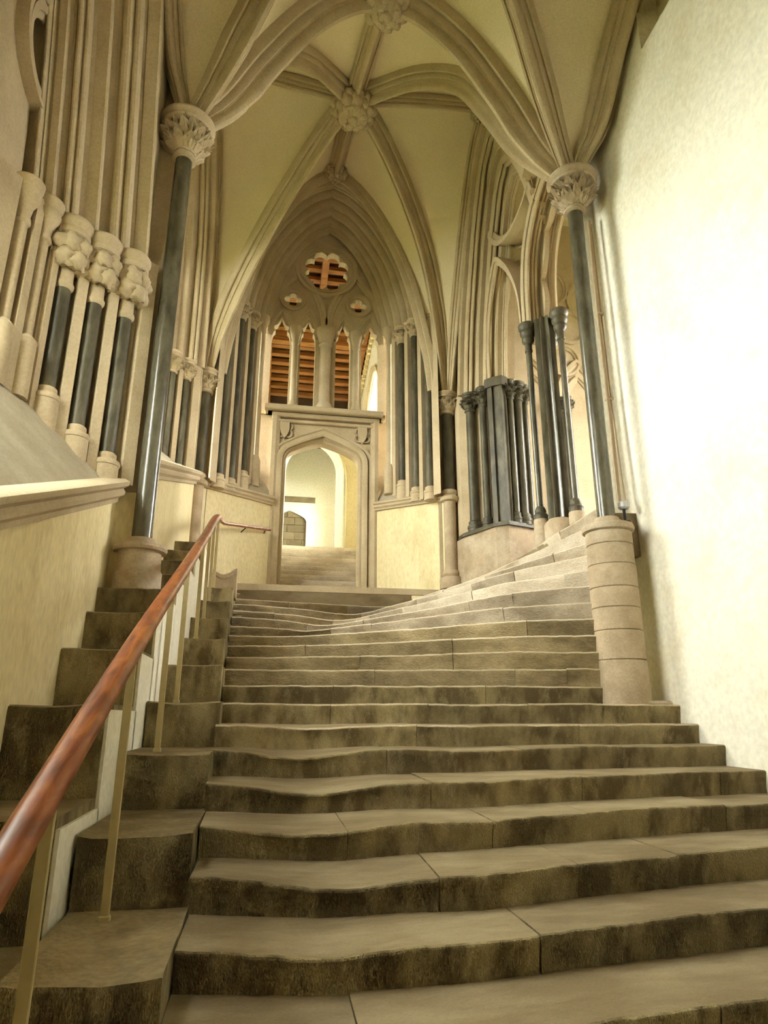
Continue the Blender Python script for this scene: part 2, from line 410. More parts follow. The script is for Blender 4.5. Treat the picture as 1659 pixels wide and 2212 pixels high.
# sloping sills
def sill(x0, x1, ya, yb, za, zb, dz, parent, yb1=None):
    yb1 = yb1 if yb1 is not None else yb
    m = MB(); rows = []
    rows.append([(x0, ya, za), (x0, yb, zb)]); rows.append([(x1, ya+.4, za+dz+.1), (x1, yb1, zb+dz)])
    m.grid(rows); m.grid([[(x0, ya, za-.3), (x0, yb, zb-.3)], [(x0, ya, za), (x0, yb, zb)]])
    return m.build('sloping_sill', 'grey', parent)
sill(XL1+.01, -2.35, 1.6, 6.0, 0.32, 1.97, 0.86, wl, 5.3)
sill(XL2+.01, -2.15, 6.3, 10.1, 2.42, 3.58, 0.55, wl, 9.45)

def nook_jamb(name, S, out, tang, w, z0s, z1, parent, mat='stone', nook=.11, fil=.055, ext=(0.1, 0.1)):
    """stepped jamb with a hollow for each shaft; S: shaft plan centres"""
    o = Vector((*out, 0)); t = Vector((*tang, 0)); pts = []
    P = [Vector((x, y, 0)) for x, y in S]
    pts.append(P[0]-t*(w*.5+ext[0])+o*fil); pts.append(P[0]-t*(w*.5)+o*fil)
    for i, p in enumerate(P):
        pts += [p-t*(w*.40)-o*nook*.5, p-t*(w*.15)-o*nook, p+t*(w*.15)-o*nook, p+t*(w*.40)-o*nook*.5]
        if i < len(P)-1:
            q = (p+P[i+1])*.5; hw = min(.045, (P[i+1]-p).length*.16)
            pts += [q-t*hw+o*fil, q+t*hw+o*fil]
    pts.append(P[-1]+t*(w*.5)+o*fil); pts.append(P[-1]+t*(w*.5+ext[1])+o*fil)
    m = MB(); n = len(pts)
    rows = [[(p.x, p.y, z0s if not callable(z0s) else z0s(p.x, p.y)) for p in pts], [(p.x, p.y, z1) for p in pts]]
    m.grid(rows)
    return m.build(name, mat, parent, smooth=25)

# --- bay one far jamb
S1 = [(-1.50, 5.90), (-1.73, 5.70), (-1.95, 5.50)]
S1P = [(-2.10, 5.26), (-2.20, 5.04)]
tg = Vector((-.45, -.40)).normalized()
nook_jamb('window_jamb', S1, (-tg.y, tg.x), tuple(tg), .27, 2.02, 4.4, wl, ext=(.12, .05))
tg2 = Vector((-.10, -.22)).normalized()
nook_jamb('window_jamb', S1P, (-tg2.y, tg2.x), tuple(tg2), .22, 2.0, 4.3, wl, ext=(.06, .22))
# near jamb (plain splay)
mbj = MB(); mbj.grid([[(XL1, 1.72, .5), (-2.4, 2.5, 1.2)], [(XL1, 1.72, 4.45), (-2.4, 2.5, 4.45)]]); mbj.build('window_jamb', 'stone', wl)
# --- bay two far jamb
S2 = [(-1.47, 9.86), (-1.656, 9.64), (-1.84, 9.42)]
tg3 = Vector((-.186, -.22)).normalized()
nook_jamb('window_jamb', S2, (-tg3.y, tg3.x), tuple(tg3), .24, 3.3, 5.45, wl, ext=(.14, .25))
mbj = MB(); mbj.grid([[(XL2, 6.38, 2.2), (-2.2, 7.1, 2.7)], [(XL2, 6.38, 5.5), (-2.2, 7.1, 5.5)]]); mbj.build('window_jamb', 'stone', wl)

def orders(specs, ymid, zs, tab, parent, side=1, soffit='stone', mat='rib', keep=1.0):
    """nested moulded arches; specs: (x, yfar, width, depth, profile)"""
    paths = []
    for (x, yf, w, d, pf) in specs:
        p = side_arch(x, yf, ymid, zs, tab); p = p[:int(len(p)*keep)]; paths.append(p)
        if w: MB().sweep(p, prof(pf, w, d), (-1, 0, 0)).build('arch_moulding', mat, parent, smooth=35)
    m = MB()
    for a, b in zip(paths, paths[1:]): m.grid([a, b])
    m.build('arch_soffit', soffit, parent, smooth=60)
orders([(XL1-.03, 5.99, .15, .06, FLAT), (-1.66, 5.84, .25, .12, TRIP), (-1.85, 5.66, .14, .06, FLAT), (-2.01, 5.50, .16, .10, TRIP), (-2.13, 5.36, .08, .06, FLAT), (-2.23, 5.30, .09, .08, ROLL), (-2.42, 5.30, 0, 0, None)], YM1, 4.36, RUN1, wl)
orders([(XL2-.03, 10.04, .13, .06, FLAT), (-1.43, 9.92, .20, .11, TRIP), (-1.60, 9.74, .13, .06, FLAT), (-1.76, 9.56, .17, .10, TRIP), (-1.92, 9.40, .12, .07, FLAT), (-2.15, 9.25, 0, 0, None)], YM2, 5.45, RUN2, wl)

# --- window tracery and glass
def tracery(name, x, ya, yb, zbot, zs, ztop, label, lights=2, circ=True):
    W = bpy.data.objects.new(name, None); COL.objects.link(W); W['kind'] = 'structure'; W['label'] = label; W.location = (x, (ya+yb)/2, zbot)
    c = (ya+yb)/2; half = (yb-ya)/2
    outer = [(ya, zbot)]+arch2(c, half, zs, ztop-zs, 14)+[(yb, zbot)]
    outer = [(ya, zbot)]+[(u, v) for u, v in arch2(c, half, zs, ztop-zs, 14)]+[(yb, zbot)]
    holes = []; lw = (yb-ya)/lights
    for i in range(lights):
        a, b = ya+lw*i+.06, ya+lw*(i+1)-.06
        holes.append([(a, zbot+.1)]+arch2((a+b)/2, (b-a)/2, zs-.1, (b-a)*.85, 8)+[(b, zbot+.1)])
    r = half*.47; cz = zs+half*0.95+.12
    if circ: holes.append(foil((c, cz), r, 6, rot=pi/2))
    MB().plate([outer]+holes, wallX(x), -.10, .10).build('tracery', 'stone', W)
    if circ: MB().sweep([(x+.1, u, v) for u, v in circle((c, cz), r*1.14, 40)], prof(ROLL, .12, .10), (-1, 0, 0), closed=True).build('tracery_ring', 'stone', W, smooth=35)
    for i in range(lights):
        a, b = ya+lw*i+.05, ya+lw*(i+1)-.05
        MB().sweep([(x+.1, u, v) for u, v in arch2((a+b)/2, (b-a)/2, zs-.1, (b-a)*.85, 10)], prof(ROLL, .10, .08), (-1, 0, 0)).build('light_moulding', 'stone', W, smooth=35)
    for i in range(1, lights):
        yy = ya+lw*i
        MB().lathe([(.075, zbot), (.075, zbot+.25), (.05, zbot+.3), (.05, zs-.45), (.065, zs-.42), (.06, zs-.35), (.10, zs-.2), (.12, zs-.14), (.12, zs-.08)], (x+.12, yy), 16).build('mullion_shaft', 'stone', W, smooth=40)
    g_ = MB(); g_.plate([outer], wallX(x-.12), 0, -.008); g_.build('glass_pane', 'glass', W)
    return W
W1 = bpy.data.objects.new('window_1', None); COL.objects.link(W1); W1.location = (-2.42, 3.5, 1.6); W1['kind'] = 'structure'; W1['label'] = 'traceried window with a moulded circle beside the near left shafts'
w1out = [(1.9, 1.6)]+arch2(3.525, 1.625, 4.35, 3.25, 14)+[(5.15, 1.6)]
w1h = [[(a, 1.75)]+arch2((a+b)/2, (b-a)/2, 3.9, .95, 10)+[(b, 1.75)] for a, b in ((2.02, 3.20), (3.42, 4.62))]
w1h.append(foil((3.05, 5.75), .42, 6, rot=pi/2)); w1h.append([(4.86, 3.75)]+arch2(4.96, .10, 4.25, .2, 6)+[(5.06, 3.75)])
w1c = circle((5.02, 5.74), .42, 40)
MB().plate([w1out]+w1h+[w1c], wallX(-2.42), -.10, .10).build('tracery', 'stone', W1)
MB().plate([w1c], wallX(-2.50), 0, .02).build('blind_panel', 'riser_mid', W1)
for rr, ww in ((.50, .14), (.40, .10)): MB().sweep([(-2.28, u, v) for u, v in circle((5.02, 5.74), rr, 44)], prof(ROLL, ww, .10), (-1, 0, 0), closed=True).build('tracery_ring', 'stone', W1, smooth=35)
for a, b in ((1.98, 3.24), (3.38, 4.66)): MB().sweep([(-2.32, u, v) for u, v in arch2((a+b)/2, (b-a)/2, 3.9, 1.0, 12)], prof(ROLL, .10, .08), (-1, 0, 0)).build('light_moulding', 'stone', W1, smooth=35)
MB().plate([w1out], wallX(-2.54), 0, -.008).build('glass_pane', 'glass', W1)
tracery('window_2', -2.2, 6.75, 9.5, 2.8, 5.3, 8.3, 'window in the left wall behind the tall dark column')
# outer leaf of the left wall
o1 = [(1.9, 1.6)]+arch2(3.525, 1.625, 4.35, 3.25, 12)+[(5.15, 1.6)]
o2 = [(6.75, 2.8)]+arch2(8.125, 1.375, 5.3, 3.0, 12)+[(9.5, 2.8)]
MB().plate([[(-3.2, -2.2), (6.2, -2.2), (6.2, 12), (-3.2, 12)], o1], wallX(-2.45), 0, -.25).build('outer_leaf', 'stone', wl)
MB().plate([[(6.2, -2.2), (10.6, -2.2), (10.6, 12), (6.2, 12)], o2], wallX(-2.25), 0, -.25).build('outer_leaf', 'stone', wl)
b = MB(); b.tube([(-2.36, 4.78, 4.62), (-2.36, 5.02, 4.08)], .018, 8); b.build('saddle_bar', 'black', wl)

# ------------------------------------------------------------------ RIGHT WALL, bay one
notch = [(4.965, 7.14), (4.95, 9.6), (.9, 9.6), (.9, 7.14)]
mb = MB(); mb.plate([[(-3.2, -2.2), (6.34, -2.2), (6.34, 12), (-3.2, 12)], notch], wallX(XR1), 0, .30)
wr = mb.build('wall_right', 'white', kind='structure'); wr['label'] = 'bright white limewashed wall to the right of the stairs'
MB().box((XR1+.28, .6, 6.9), (XR1+.5, 5.3, 9.8)).build('recess_back', 'web', wr)

# ------------------------------------------------------------------ END WALL
mb = MB()
arcL = [(-1.06, 2.0), (-1.06, 5.0), (-1.03, 6.4), (-.93, 7.2), (-.72, 8.05), (-.42, 8.8), (-.03, 9.42), (.42, 9.88), (.87, 10.15)]
loop = arcL+[(1.74-u, v) for u, v in reversed(arcL[:-1])]
mb.plate([[(-1.7, 1.9), (4.2, 1.9), (4.2, 12), (-1.7, 12)], loop], wallY(10.47), 0, .05)
we = mb.build('wall_end', 'stone', kind='structure'); we['label'] = 'end wall with a deeply moulded pointed arch'
# plaster panels under the string course, either side of the doorway
for (a, b_) in (((-1.13, 10.42), (-.02, 11.40)), ((2.88, 10.45), (1.86, 11.40))):
    m = MB(); A = Vector((*a, 0)); B = Vector((*b_, 0)); d = (B-A).normalized(); nn = Vector((d.y, -d.x, 0))
    if nn.y > 0: nn = -nn
    v = []
    for z in (1.9, 3.58):
        for P in (A, B, B-nn*.25, A-nn*.25): v.append((P.x, P.y, z))
    m.add(v, [(0, 1, 5, 4), (1, 2, 6, 5), (2, 3, 7, 6), (3, 0, 4, 7), (4, 5, 6, 7), (0, 3, 2, 1)])
    m.build('dado', 'cream', we, label='cream limewashed panel')
    ledge('string_course', A+nn*.01+Vector((0, 0, 3.60)), B+nn*.01+Vector((0, 0, 3.66)), nn, we, sc=.7)
# sloping stone behind each ledge up to the shaft bases
for sgn, a, b_ in ((1, (-1.13, 10.42), (-.02, 11.40)), (-1, (2.88, 10.45), (1.86, 11.40))):
    m = MB(); m.grid([[(*a, 3.68), (*b_, 3.74)], [(a[0]-.25*sgn, a[1]+.25, 3.78), (b_[0]-.30*sgn, b_[1]+.35, 4.45)]]); m.build('sloping_sill', 'grey', we)
SEL = [(-.905, 10.5), (-.735, 10.8), (-.55, 11.1)]
SER = [(2.665, 10.5), (2.49, 10.8), (2.30, 11.1)]
te = Vector((.355, .6)).normalized(); te2 = Vector((-.365, .6)).normalized()
nook_jamb('window_jamb', SEL, (te.y, -te.x), tuple(te), .26, 3.6, 7.25, we, ext=(.17, .10))
nook_jamb('window_jamb', SER, (-te2.y, te2.x), tuple(te2), .26, 3.6, 7.25, we, ext=(.17, .10))
# pale quarter shafts nearest the tracery
for x in (-.36, 2.10): MB().lathe([(.10, 3.9), (.10, 4.4), (.06, 4.5), (.06, 7.0), (.08, 7.04), (.07, 7.12), (.12, 7.3), (.12, 7.38)], (x, 11.33), 16).build('jamb_roll', 'stone', we, smooth=40)
def end_arch(y, half, zs, ztop, n=22):
    base = [(0, 0), (.03, .12), (.10, .28), (.21, .48), (.37, .66), (.58, .83), (.80, .945), (1, 1)]
    L = catmull([(a, 0, b) for a, b in base], n); c = .87
    left = [(c-half+p.x*half, y, zs+p.z*(ztop-zs)) for p in L]
    return left+[(2*c-x, yy, z) for x, yy, z in reversed(left[:-1])]
ES = [(10.42, 1.90, 5.6, 10.17, .22, .14, ROLL), (10.58, 1.70, 7.28, 10.10, .20, .12, BAND), (10.78, 1.60, 7.28, 10.02, .16, .10, ROLL), (10.95, 1.50, 7.28, 9.94, .16, .10, BAND), (11.12, 1.40, 7.28, 9.85, .16, .10, ROLL), (11.28, 1.30, 7.28, 9.76, .14, .09, BAND), (11.42, 1.21, 7.3, 9.66, .14, .10, ROLL)]
paths = []
for (y, hf, zs, zt, w, d, pf) in ES:
    p = end_arch(y, hf, zs, zt); paths.append(p)
    MB().sweep(p, prof(pf, w, d), (0, -1, 0)).build('arch_moulding', 'rib', we, smooth=35)
m = MB()
for a, b_ in zip(paths, paths[1:]): m.grid([a, b_])
m.build('arch_soffit', 'stone', we, smooth=60)
MB().plate([[(-1.7, 1.0), (-.05, 1.0), (-.05, 5.5), (-.30, 5.5), (-.30, 12), (-1.7, 12)]], wallY(11.55), 0, .3).build('rear_leaf', 'stone', we)
MB().plate([[(3.5, 1.0), (1.87, 1.0), (1.87, 5.5), (2.08, 5.5), (2.08, 12), (3.5, 12)]], wallY(11.55), 0, .3).build('rear_leaf', 'stone', we)

# ------------------------------------------------------------------ traceried window over the doorway (window_3)
W3 = bpy.data.objects.new('window_3', None); COL.objects.link(W3); W3.location = (.85, 11.5, 5.5); W3['kind'] = 'structure'; W3['label'] = 'open stone tracery of four lancets and a foiled circle above the doorway'
def lancet(a, b, z0, zs, n=6):
    """cusped head"""
    c = (a+b)/2; h = (b-a)/2
    L = [(a, z0), (a, zs-.16)]
    for i in range(1, n): t = i/n; L.append((a+.09*h*t*t*5*.5, zs-.16+.22*t))
    L += [(a+h*.38, zs+.07), (a+h*.20, zs+.12), (a+h*.22, zs+.17), (a+h*.55, zs+.20), (a+h*.80, zs+.30)]
    return L+[(c, zs+.38)]+[(2*c-u, v) for u, v in reversed(L)]
lan = [(-.19, .17), (.37, .66), (1.06, 1.35), (1.57, 1.92)]
holes = [lancet(a, b, 5.52, 7.15) for a, b in lan]
holes.append(foil((.84, 8.70), .47, 8, rot=pi/8))
holes += [foil((.19, 7.95), .15, 4, rot=pi/2, sx=1.15), foil((1.50, 7.95), .15, 4, rot=pi/2, sx=1.15)]
outer = [(-.36, 5.42)]+[(x, z) for x, y, z in end_arch(0, 1.23, 7.2, 9.72, 18)]+[(2.10, 5.42)]
MB().plate([outer]+holes, wallY(11.5), 0, .16).build('tracery', 'stone', W3)
def ringY(name, pts, w, d, parent, y=11.49, closed=True): return MB().sweep([(u, y, v) for u, v in pts], prof(ROLL, w, d), (0, -1, 0), closed=closed).build(name, 'rib', parent, smooth=35)
ringY('circle_moulding', list(reversed(circle((.84, 8.70), .60, 48))), .14, .10, W3)
ringY('circle_moulding', list(reversed(circle((.84, 8.70), .515, 48))), .08, .06, W3)
for cx in (.19, 1.50): ringY('circle_moulding', list(reversed(circle((cx, 7.95), .24, 32))), .09, .07, W3)
for (a, b_) in ((-.30, .86), (.86, 2.02)): ringY('sub_arch_moulding', arch2((a+b_)/2, (b_-a)/2, 7.28, 1.32, 12), .13, .10, W3, closed=False)
for (a, b_) in lan: ringY('lancet_moulding', arch2((a+b_)/2, (b_-a)/2+.07, 7.1, .62, 8), .08, .07, W3, closed=False)
def mull(x, r, name='mullion_shaft'):
    MB().lathe([(r*1.5, 5.5), (r*1.5, 5.62), (r*1.2, 5.68), (r, 5.72), (r, 6.92), (r*1.25, 6.95), (r*1.1, 7.0), (r*1.6, 7.16), (r*1.75, 7.22), (r*1.75, 7.30)], (x, 11.47), 16).build(name, 'stone', W3, smooth=40)
mull(.27, .065); mull(1.46, .065); mull(.86, .11)
MB().cbox((-.24, 11.24, 5.42), (1.98, 11.62, 5.53), .02).build('window_sill', 'stone', W3)

# ------------------------------------------------------------------ stone doorway (door_1)
D1 = bpy.data.objects.new('door_1', None); COL.objects.link(D1); D1.location = (.87, YS, LAND); D1['kind'] = 'structure'; D1['label'] = 'stone doorway with a four-centred arch and two carved shields'
op = [(.16, LAND-.1), (.155, 4.52)]+arch4(.865, .71, 4.52, .46, 8)[1:-1]+[(1.575, 4.52), (1.57, LAND-.1)]
fr = [(-.06, LAND-.1), (-.06, 5.43), (1.88, 5.43), (1.88, LAND-.1)]
MB().plate([fr+list(reversed(op))], wallY(YS+.06), 0, .42).build('door_screen', 'stone', D1)
# recessed chamfer orders around the opening
DP = [(-.5, -.3), (-.5, .3), (-.3, .5), (-.22, .3), (-.1, .3), (0, .75), (.12, 1.0), (.3, 1.0), (.5, .6), (.5, -.3)]
def door_path(grow, zb, y): return [(.865-.71-grow, y, zb)]+[(u, y, v) for u, v in arch4(.865, .71+grow, 4.52, .46+grow*.95, 8)]+[(.865+.71+grow, y, zb)]
MB().sweep(door_path(.02, LAND, YS+.16), prof(ROLL, .16, .06), (0, -1, 0)).build('arch_moulding', 'stone', D1, smooth=35)
MB().sweep(door_path(.10, LAND, YS+.04), prof(BAND, .12, .07), (0, -1, 0)).build('arch_moulding', 'rib', D1, smooth=35)
MB().sweep(door_path(.20, LAND, YS+.03), prof(ROLL, .07, .05), (0, -1, 0)).build('arch_moulding', 'stone', D1, smooth=35)
frame = [(-.04, YS, LAND), (-.04, YS, 5.36), (1.86, YS, 5.36), (1.86, YS, LAND)]
for (a, b_) in ((frame[0], frame[1]), (frame[1], frame[2]), (frame[2], frame[3])):
    A, B = Vector(a), Vector(b_); vert = abs(A.x-B.x) < .01
    m = MB()
    if vert:
        s_ = 1 if A.x < 1 else -1
        m.prism([(A.x-.04*s_, YS-.03), (A.x+.03*s_, YS-.05), (A.x+.06*s_, YS-.02), (A.x+.10*s_, YS+.0), (A.x+.11*s_, YS+.08), (A.x-.04*s_, YS+.08)], LAND-.05, 5.40)
    else:
        m.cbox((-.10, YS-.05, 5.34), (1.92, YS+.1, 5.44), .02); m.cbox((.0, YS-.02, 5.24), (1.82, YS+.1, 5.30), .015)
    m.build('frame_moulding', 'stone', D1, smooth=30)
MB().cbox((-.20, YS-.10, 5.42), (2.02, YS+.25, 5.50), .02).build('cornice', 'stone', D1)
def shield(cx, cz):
    h = .15; L = []
    for u, v in ((-.5, .55), (-.2, .5), (0, .53), (.2, .5), (.5, .55), (.52, .1), (.42, -.25), (.2, -.52), (0, -.66), (-.2, -.52), (-.42, -.25), (-.52, .1)): L.append((cx+u*.17, cz+v*.27))
    s_ = MB().plate([L], wallY(YS+.0), -.02, .08).build('shield', 'stone', D1, label='plain carved shield in the spandrel')
    q = MB(); q.sweep([(u, YS+.035, v) for u, v in foil((cx, cz-.01), .17, 4, rot=pi/4)], prof(ROLL, .035, .03), (0, 1, 0), closed=True); q.build('quatrefoil', 'stone', s_, smooth=35)
shield(.145, 5.10); shield(1.60, 5.10)

# ------------------------------------------------------------------ VAULT
B1 = Vector((1.10, YC, 8.90)); B2 = Vector((.95, 8.2, 9.52)); WB = Vector((.87, 10.42, 10.17))
LA, RA = Vector((-1.25, 8.2, 9.78)), Vector((3.2, 8.25, 9.86))
BB = Vector((1.13, 3.95, 8.62)); NB = Vector((1.13, 1.8, 7.7))
def ribcurve(a, b, tab):
    A, B = Vector((*a, 0)), Vector((*b, 0)); return [(*(A+(B-A)*s).xy, z) for s, z in tab]
TR = [(0, 6.27), (.03, 6.38), (.12, 6.60), (.32, 7.45), (.57, 8.32), (.80, 8.76), (1, 8.90)]
DG = [(0, 6.27), (.03, 6.42), (.14, 7.0), (.26, 7.88), (.42, 8.82), (.645, 9.30), (.825, 9.44), (1, 9.52)]
DEL = [(0, 5.5), (.04, 6.1), (.15, 6.84), (.38, 7.85), (.64, 8.72), (.89, 9.39), (1, 9.54)]
DER = [(0, 5.5), (.025, 6.3), (.07, 7.1), (.216, 8.15), (.49, 9.02), (.84, 9.56), (1, 9.54)]
DB = [(0, 6.27), (.03, 6.36), (.10, 6.58), (.20, 6.98), (.30, 7.42), (.37, 7.72), (.6, 8.32), (.8, 8.54), (1, 8.62)]
DBN = [(s, z-1.55+s*1.55*1.0) for s, z in DB]
cv = {
 'tL': ribcurve(COLL, B1.xy, TR), 'tR': ribcurve(COLR, B1.xy, TR),
 'dL': ribcurve(COLL, B2.xy, DG), 'dR': ribcurve(COLR, B2.xy, DG),
 'eL': ribcurve(CORL, B2.xy, DEL), 'eR': ribcurve(CORR, B2.xy, DER),
 'bL': ribcurve(COLL, BB.xy, DB), 'bR': ribcurve(COLR, BB.xy, DB),
 'nL': ribcurve((-1.15, 1.8), BB.xy, DBN), 'nR': ribcurve((3.41, 1.8), BB.xy, DBN),
 'sL': ribcurve((-1.15, 1.8), NB.xy, [(s, z-1.25) for s, z in TR]), 'sR': ribcurve((3.41, 1.8), NB.xy, [(s, z-1.25) for s, z in TR]),
 'wLf': [(-1.25, 10.3, 5.5), (-1.25, 10.2, 6.96), (-1.25, 9.98, 8.15), (-1.25, 9.25, 9.35), (-1.25, 8.2, 9.78)],
 'wLn': [(-1.2, 6.12, 6.28), (-1.2, 6.14, 6.6), (-1.23, 6.25, 7.3), (-1.25, 6.7, 8.7), (-1.25, 7.4, 9.5), (-1.25, 8.2, 9.78)],
 'wRf': [(3.03, 10.38, 5.5), (3.06, 9.97, 6.73), (3.12, 9.34, 8.42), (3.17, 8.67, 9.58), (3.2, 8.25, 9.86)],
 'wRn': [(3.45, 6.13, 6.28), (3.45, 6.2, 6.6), (3.42, 6.5, 7.5), (3.34, 7.05, 8.8), (3.26, 7.65, 9.6), (3.2, 8.25, 9.86)],
 'wLb': [(-1.2, 6.02, 6.28), (-1.22, 6.0, 6.5), (-1.33, 5.85, 6.9), (-1.40, 5.45, 7.6), (-1.42, 4.8, 8.2), (-1.42, 3.95, 8.45)],
 'wRb': [(3.45, 6.04, 6.28), (3.48, 5.98, 6.45), (3.60, 5.75, 6.75), (3.66, 5.30, 7.35), (3.70, 4.85, 7.85), (3.74, 3.95, 8.40)],
 'wLc': [(-1.2, 1.8, 4.7), (-1.35, 2.1, 6.3), (-1.42, 2.8, 7.7), (-1.42, 3.95, 8.45)],
 'wRc': [(3.55, 1.8, 4.7), (3.70, 2.1, 6.3), (3.74, 2.8, 7.7), (3.74, 3.95, 8.40)],
}
endA = end_arch(10.42, 1.90, 5.6, 10.17, 30); h_ = len(endA)//2
cv['xL'] = endA[:h_+1]; cv['xR'] = list(reversed(endA[h_:]))
NS = 24
C = {k: catmull(p, NS) for k, p in cv.items()}
ceil = bpy.data.objects.new('ceiling', None); COL.objects.link(ceil); ceil['kind'] = 'structure'; ceil['label'] = 'ribbed stone vault with plastered cells over the stairs'; ceil.location = (1.1, 6.0, 9.0)
def web(a, b, bulge=.10):
    rows = []
    for t in range(0, 9):
        u = t/8
        rows.append([tuple(lerp(p, q, u)+Vector((0, 0, bulge*4*u*(1-u)*(i/NS)**.5)) + Vector((0, 0, .06))) for i, (p, q) in enumerate(zip(C[a], C[b]))])
    MB().grid(rows).build('vault_cell', 'web', ceil, smooth=60)
for a, b in (('dL', 'tL'), ('dR', 'tR'), ('dL', 'wLn'), ('dR', 'wRn'), ('eL', 'wLf'), ('eR', 'wRf'), ('eL', 'xL'), ('eR', 'xR'),
             ('bL', 'tL'), ('bR', 'tR'), ('bL', 'wLb'), ('bR', 'wRb'), ('nL', 'wLc'), ('nR', 'wRc'), ('nL', 'sL'), ('nR', 'sR')): web(a, b)
def rib(pts, w, d, pf=RIBP, name='rib', mat='rib', taper=None):
    P = [Vector(p) for p in pts]; h = Vector((P[-1].x-P[0].x, P[-1].y-P[0].y, 0)).normalized()
    return MB().sweep(P, prof(pf, w, d), (h.y, -h.x, 0), taper=taper).build(name, mat, ceil, smooth=35)
for k, w, d in (('tL', .38, .30), ('tR', .38, .30), ('dL', .30, .26), ('dR', .30, .26), ('eL', .30, .26), ('eR', .30, .26), ('bL', .30, .26), ('bR', .30, .26), ('nL', .30, .26), ('nR', .30, .26), ('sL', .38, .30), ('sR', .38, .30),
                ('wLf', .20, .14), ('wLn', .20, .14), ('wRf', .22, .15), ('wRn', .22, .15), ('wLb', .26, .16), ('wRb', .34, .20), ('wLc', .22, .15), ('wRc', .22, .15)):
    rib(C[k], w, d, taper=lambda t: min(1.0, .52+t*1.9))
def ridge(a, b, w=.22, d=.14, sag=0.05):
    A, B = Vector(a), Vector(b); pts = [lerp(A, B, i/10)+Vector((0, 0, sag*sin(pi*i/10))) for i in range(11)]; rib(pts, w, d, RIBP, 'ridge_rib')
ridge(B1, B2, .28, .2); ridge(B2, WB, .28, .2, .02); ridge(B2, LA); ridge(B2, RA); ridge(B1, BB, .28, .2); ridge(BB, (-1.4, 3.95, 8.45)); ridge(BB, (3.74, 3.95, 8.4)); ridge(BB, NB, .28, .2)

def leafblob(rad=1.0, seed=0, lobes=5):
    """a curled lobed leaf, unit size, rooted at the origin, growing along +Z and curling out along +X"""
    v = []; f = []; nu, nv = 13, 7
    for i in range(nv):
        t = i/(nv-1)
        for j in range(nu):
            s_ = j/(nu-1)*2-1
            lob = 1.0+.22*cos(s_*pi*lobes*.5)*t
            wid = (.14+.46*sin(pi*min(1, t*.80+.06))**.8)*lob
            x = .10+.50*t**1.6+.10*cos(s_*pi*lobes*.5)*t-.12*s_*s_
            v.append((x, s_*wid, t*lob*(.92-.10*s_*s_)-.60*max(0, t-.62)**1.2))
    for i in range(nv-1):
        for j in range(nu-1): f.append((i*nu+j, i*nu+j+1, (i+1)*nu+j+1, (i+1)*nu+j))
    n = len(v); back = [(x-.16, y*.88, z*.94) for x, y, z in v]
    f += [tuple(n+i for i in reversed(q)) for q in f]
    edge = list(range(nu))+[i*nu+nu-1 for i in range(1, nv)]+[(nv-1)*nu+j for j in range(nu-2, -1, -1)]+[i*nu for i in range(nv-2, 0, -1)]
    for a, b in zip(edge, edge[1:]+edge[:1]): f.append((a, b, n+b, n+a))
    return v+back, f
def knobblob():
    """a swollen curled stiff-leaf knob, unit radius"""
    v = []; f = []; nu, nv = 14, 8
    for i in range(nv):
        th = pi*(i+.5)/nv
        for j in range(nu):
            ph = 2*pi*j/nu
            r = 1.0+.20*cos(3*ph+.6)*sin(th)**2+.14*sin(5*th+2*ph)
            v.append((r*sin(th)*cos(ph)*.75, r*sin(th)*sin(ph)*1.05, r*cos(th)*1.05-.15*(1 if cos(ph) > 0 else 0)*sin(th)))
    for i in range(nv-1):
        for j in range(nu): f.append((i*nu+j, (i+1)*nu+j, (i+1)*nu+(j+1) % nu, i*nu+(j+1) % nu))
    f.append(tuple(range(nu))); f.append(tuple((nv-1)*nu+j for j in range(nu-1, -1, -1)))
    return v, f
LEAFV, LEAFF = leafblob()
def leaf_into(m, c, ang, size, tilt=0.0, roll=0.0):
    Mx = Matrix.Translation(c) @ Matrix.Rotation(ang, 4, 'Z') @ Matrix.Rotation(tilt, 4, 'Y') @ Matrix.Rotation(roll, 4, 'X') @ Matrix.Diagonal((size, size, size, 1))
    m.add([tuple(Mx @ Vector(p)) for p in LEAFV], LEAFF)
LEAFME = None
KV, KF = knobblob()
def leaf_obj(c, ang, size, tilt, roll, parent, mat='stone', knob=False):
    global LEAFME
    key = (mat, knob)
    if LEAFME is None or LEAFME.get(key) is None:
        LEAFME = LEAFME or {}
        m = MB(); m.add(*((KV, KF) if knob else (LEAFV, LEAFF))); o = m.build('leaf', mat, None, smooth=60); LEAFME[key] = o.data
        bpy.data.objects.remove(o)
    o = bpy.data.objects.new('leaf', LEAFME[key]); COL.objects.link(o)
    Mx = Matrix.Translation(c) @ Matrix.Rotation(ang, 4, 'Z') @ Matrix.Rotation(tilt, 4, 'Y') @ Matrix.Rotation(roll, 4, 'X') @ Matrix.Diagonal((size, size, size, 1))
    o.parent = parent; o.matrix_basis = Mx
    return o

def boss(c, r, name='boss'):
    m = MB(); rnd = random.Random(int(c[0]*100))
    m.lathe([(r*.3, c[2]-r*.75), (r*.62, c[2]-r*.66), (r*.75, c[2]-r*.3), (r*.7, c[2]+.1)], (c[0], c[1]), 20)
    o = m.build(name, 'stone', ceil, smooth=50)
    for el, cnt in ((88, 1), (58, 6), (28, 11), (4, 13)):
        for i in range(cnt):
            a = 2*pi*(i+el*.013)/cnt; e = radians(el)
            leaf_obj((c[0]+cos(a)*cos(e)*r*.86, c[1]+sin(a)*cos(e)*r*.86, c[2]-sin(e)*r*.62-.02), a, r*.235*rnd.uniform(.85, 1.15), e+rnd.uniform(-.3, .3), rnd.uniform(-.5, .5), o, 'stone', True)
boss((B2.x, B2.y, B2.z-.16), .36)
boss((B1.x, B1.y, B1.z-.18), .30)
boss((WB.x, WB.y-.12, WB.z-.10), .22)
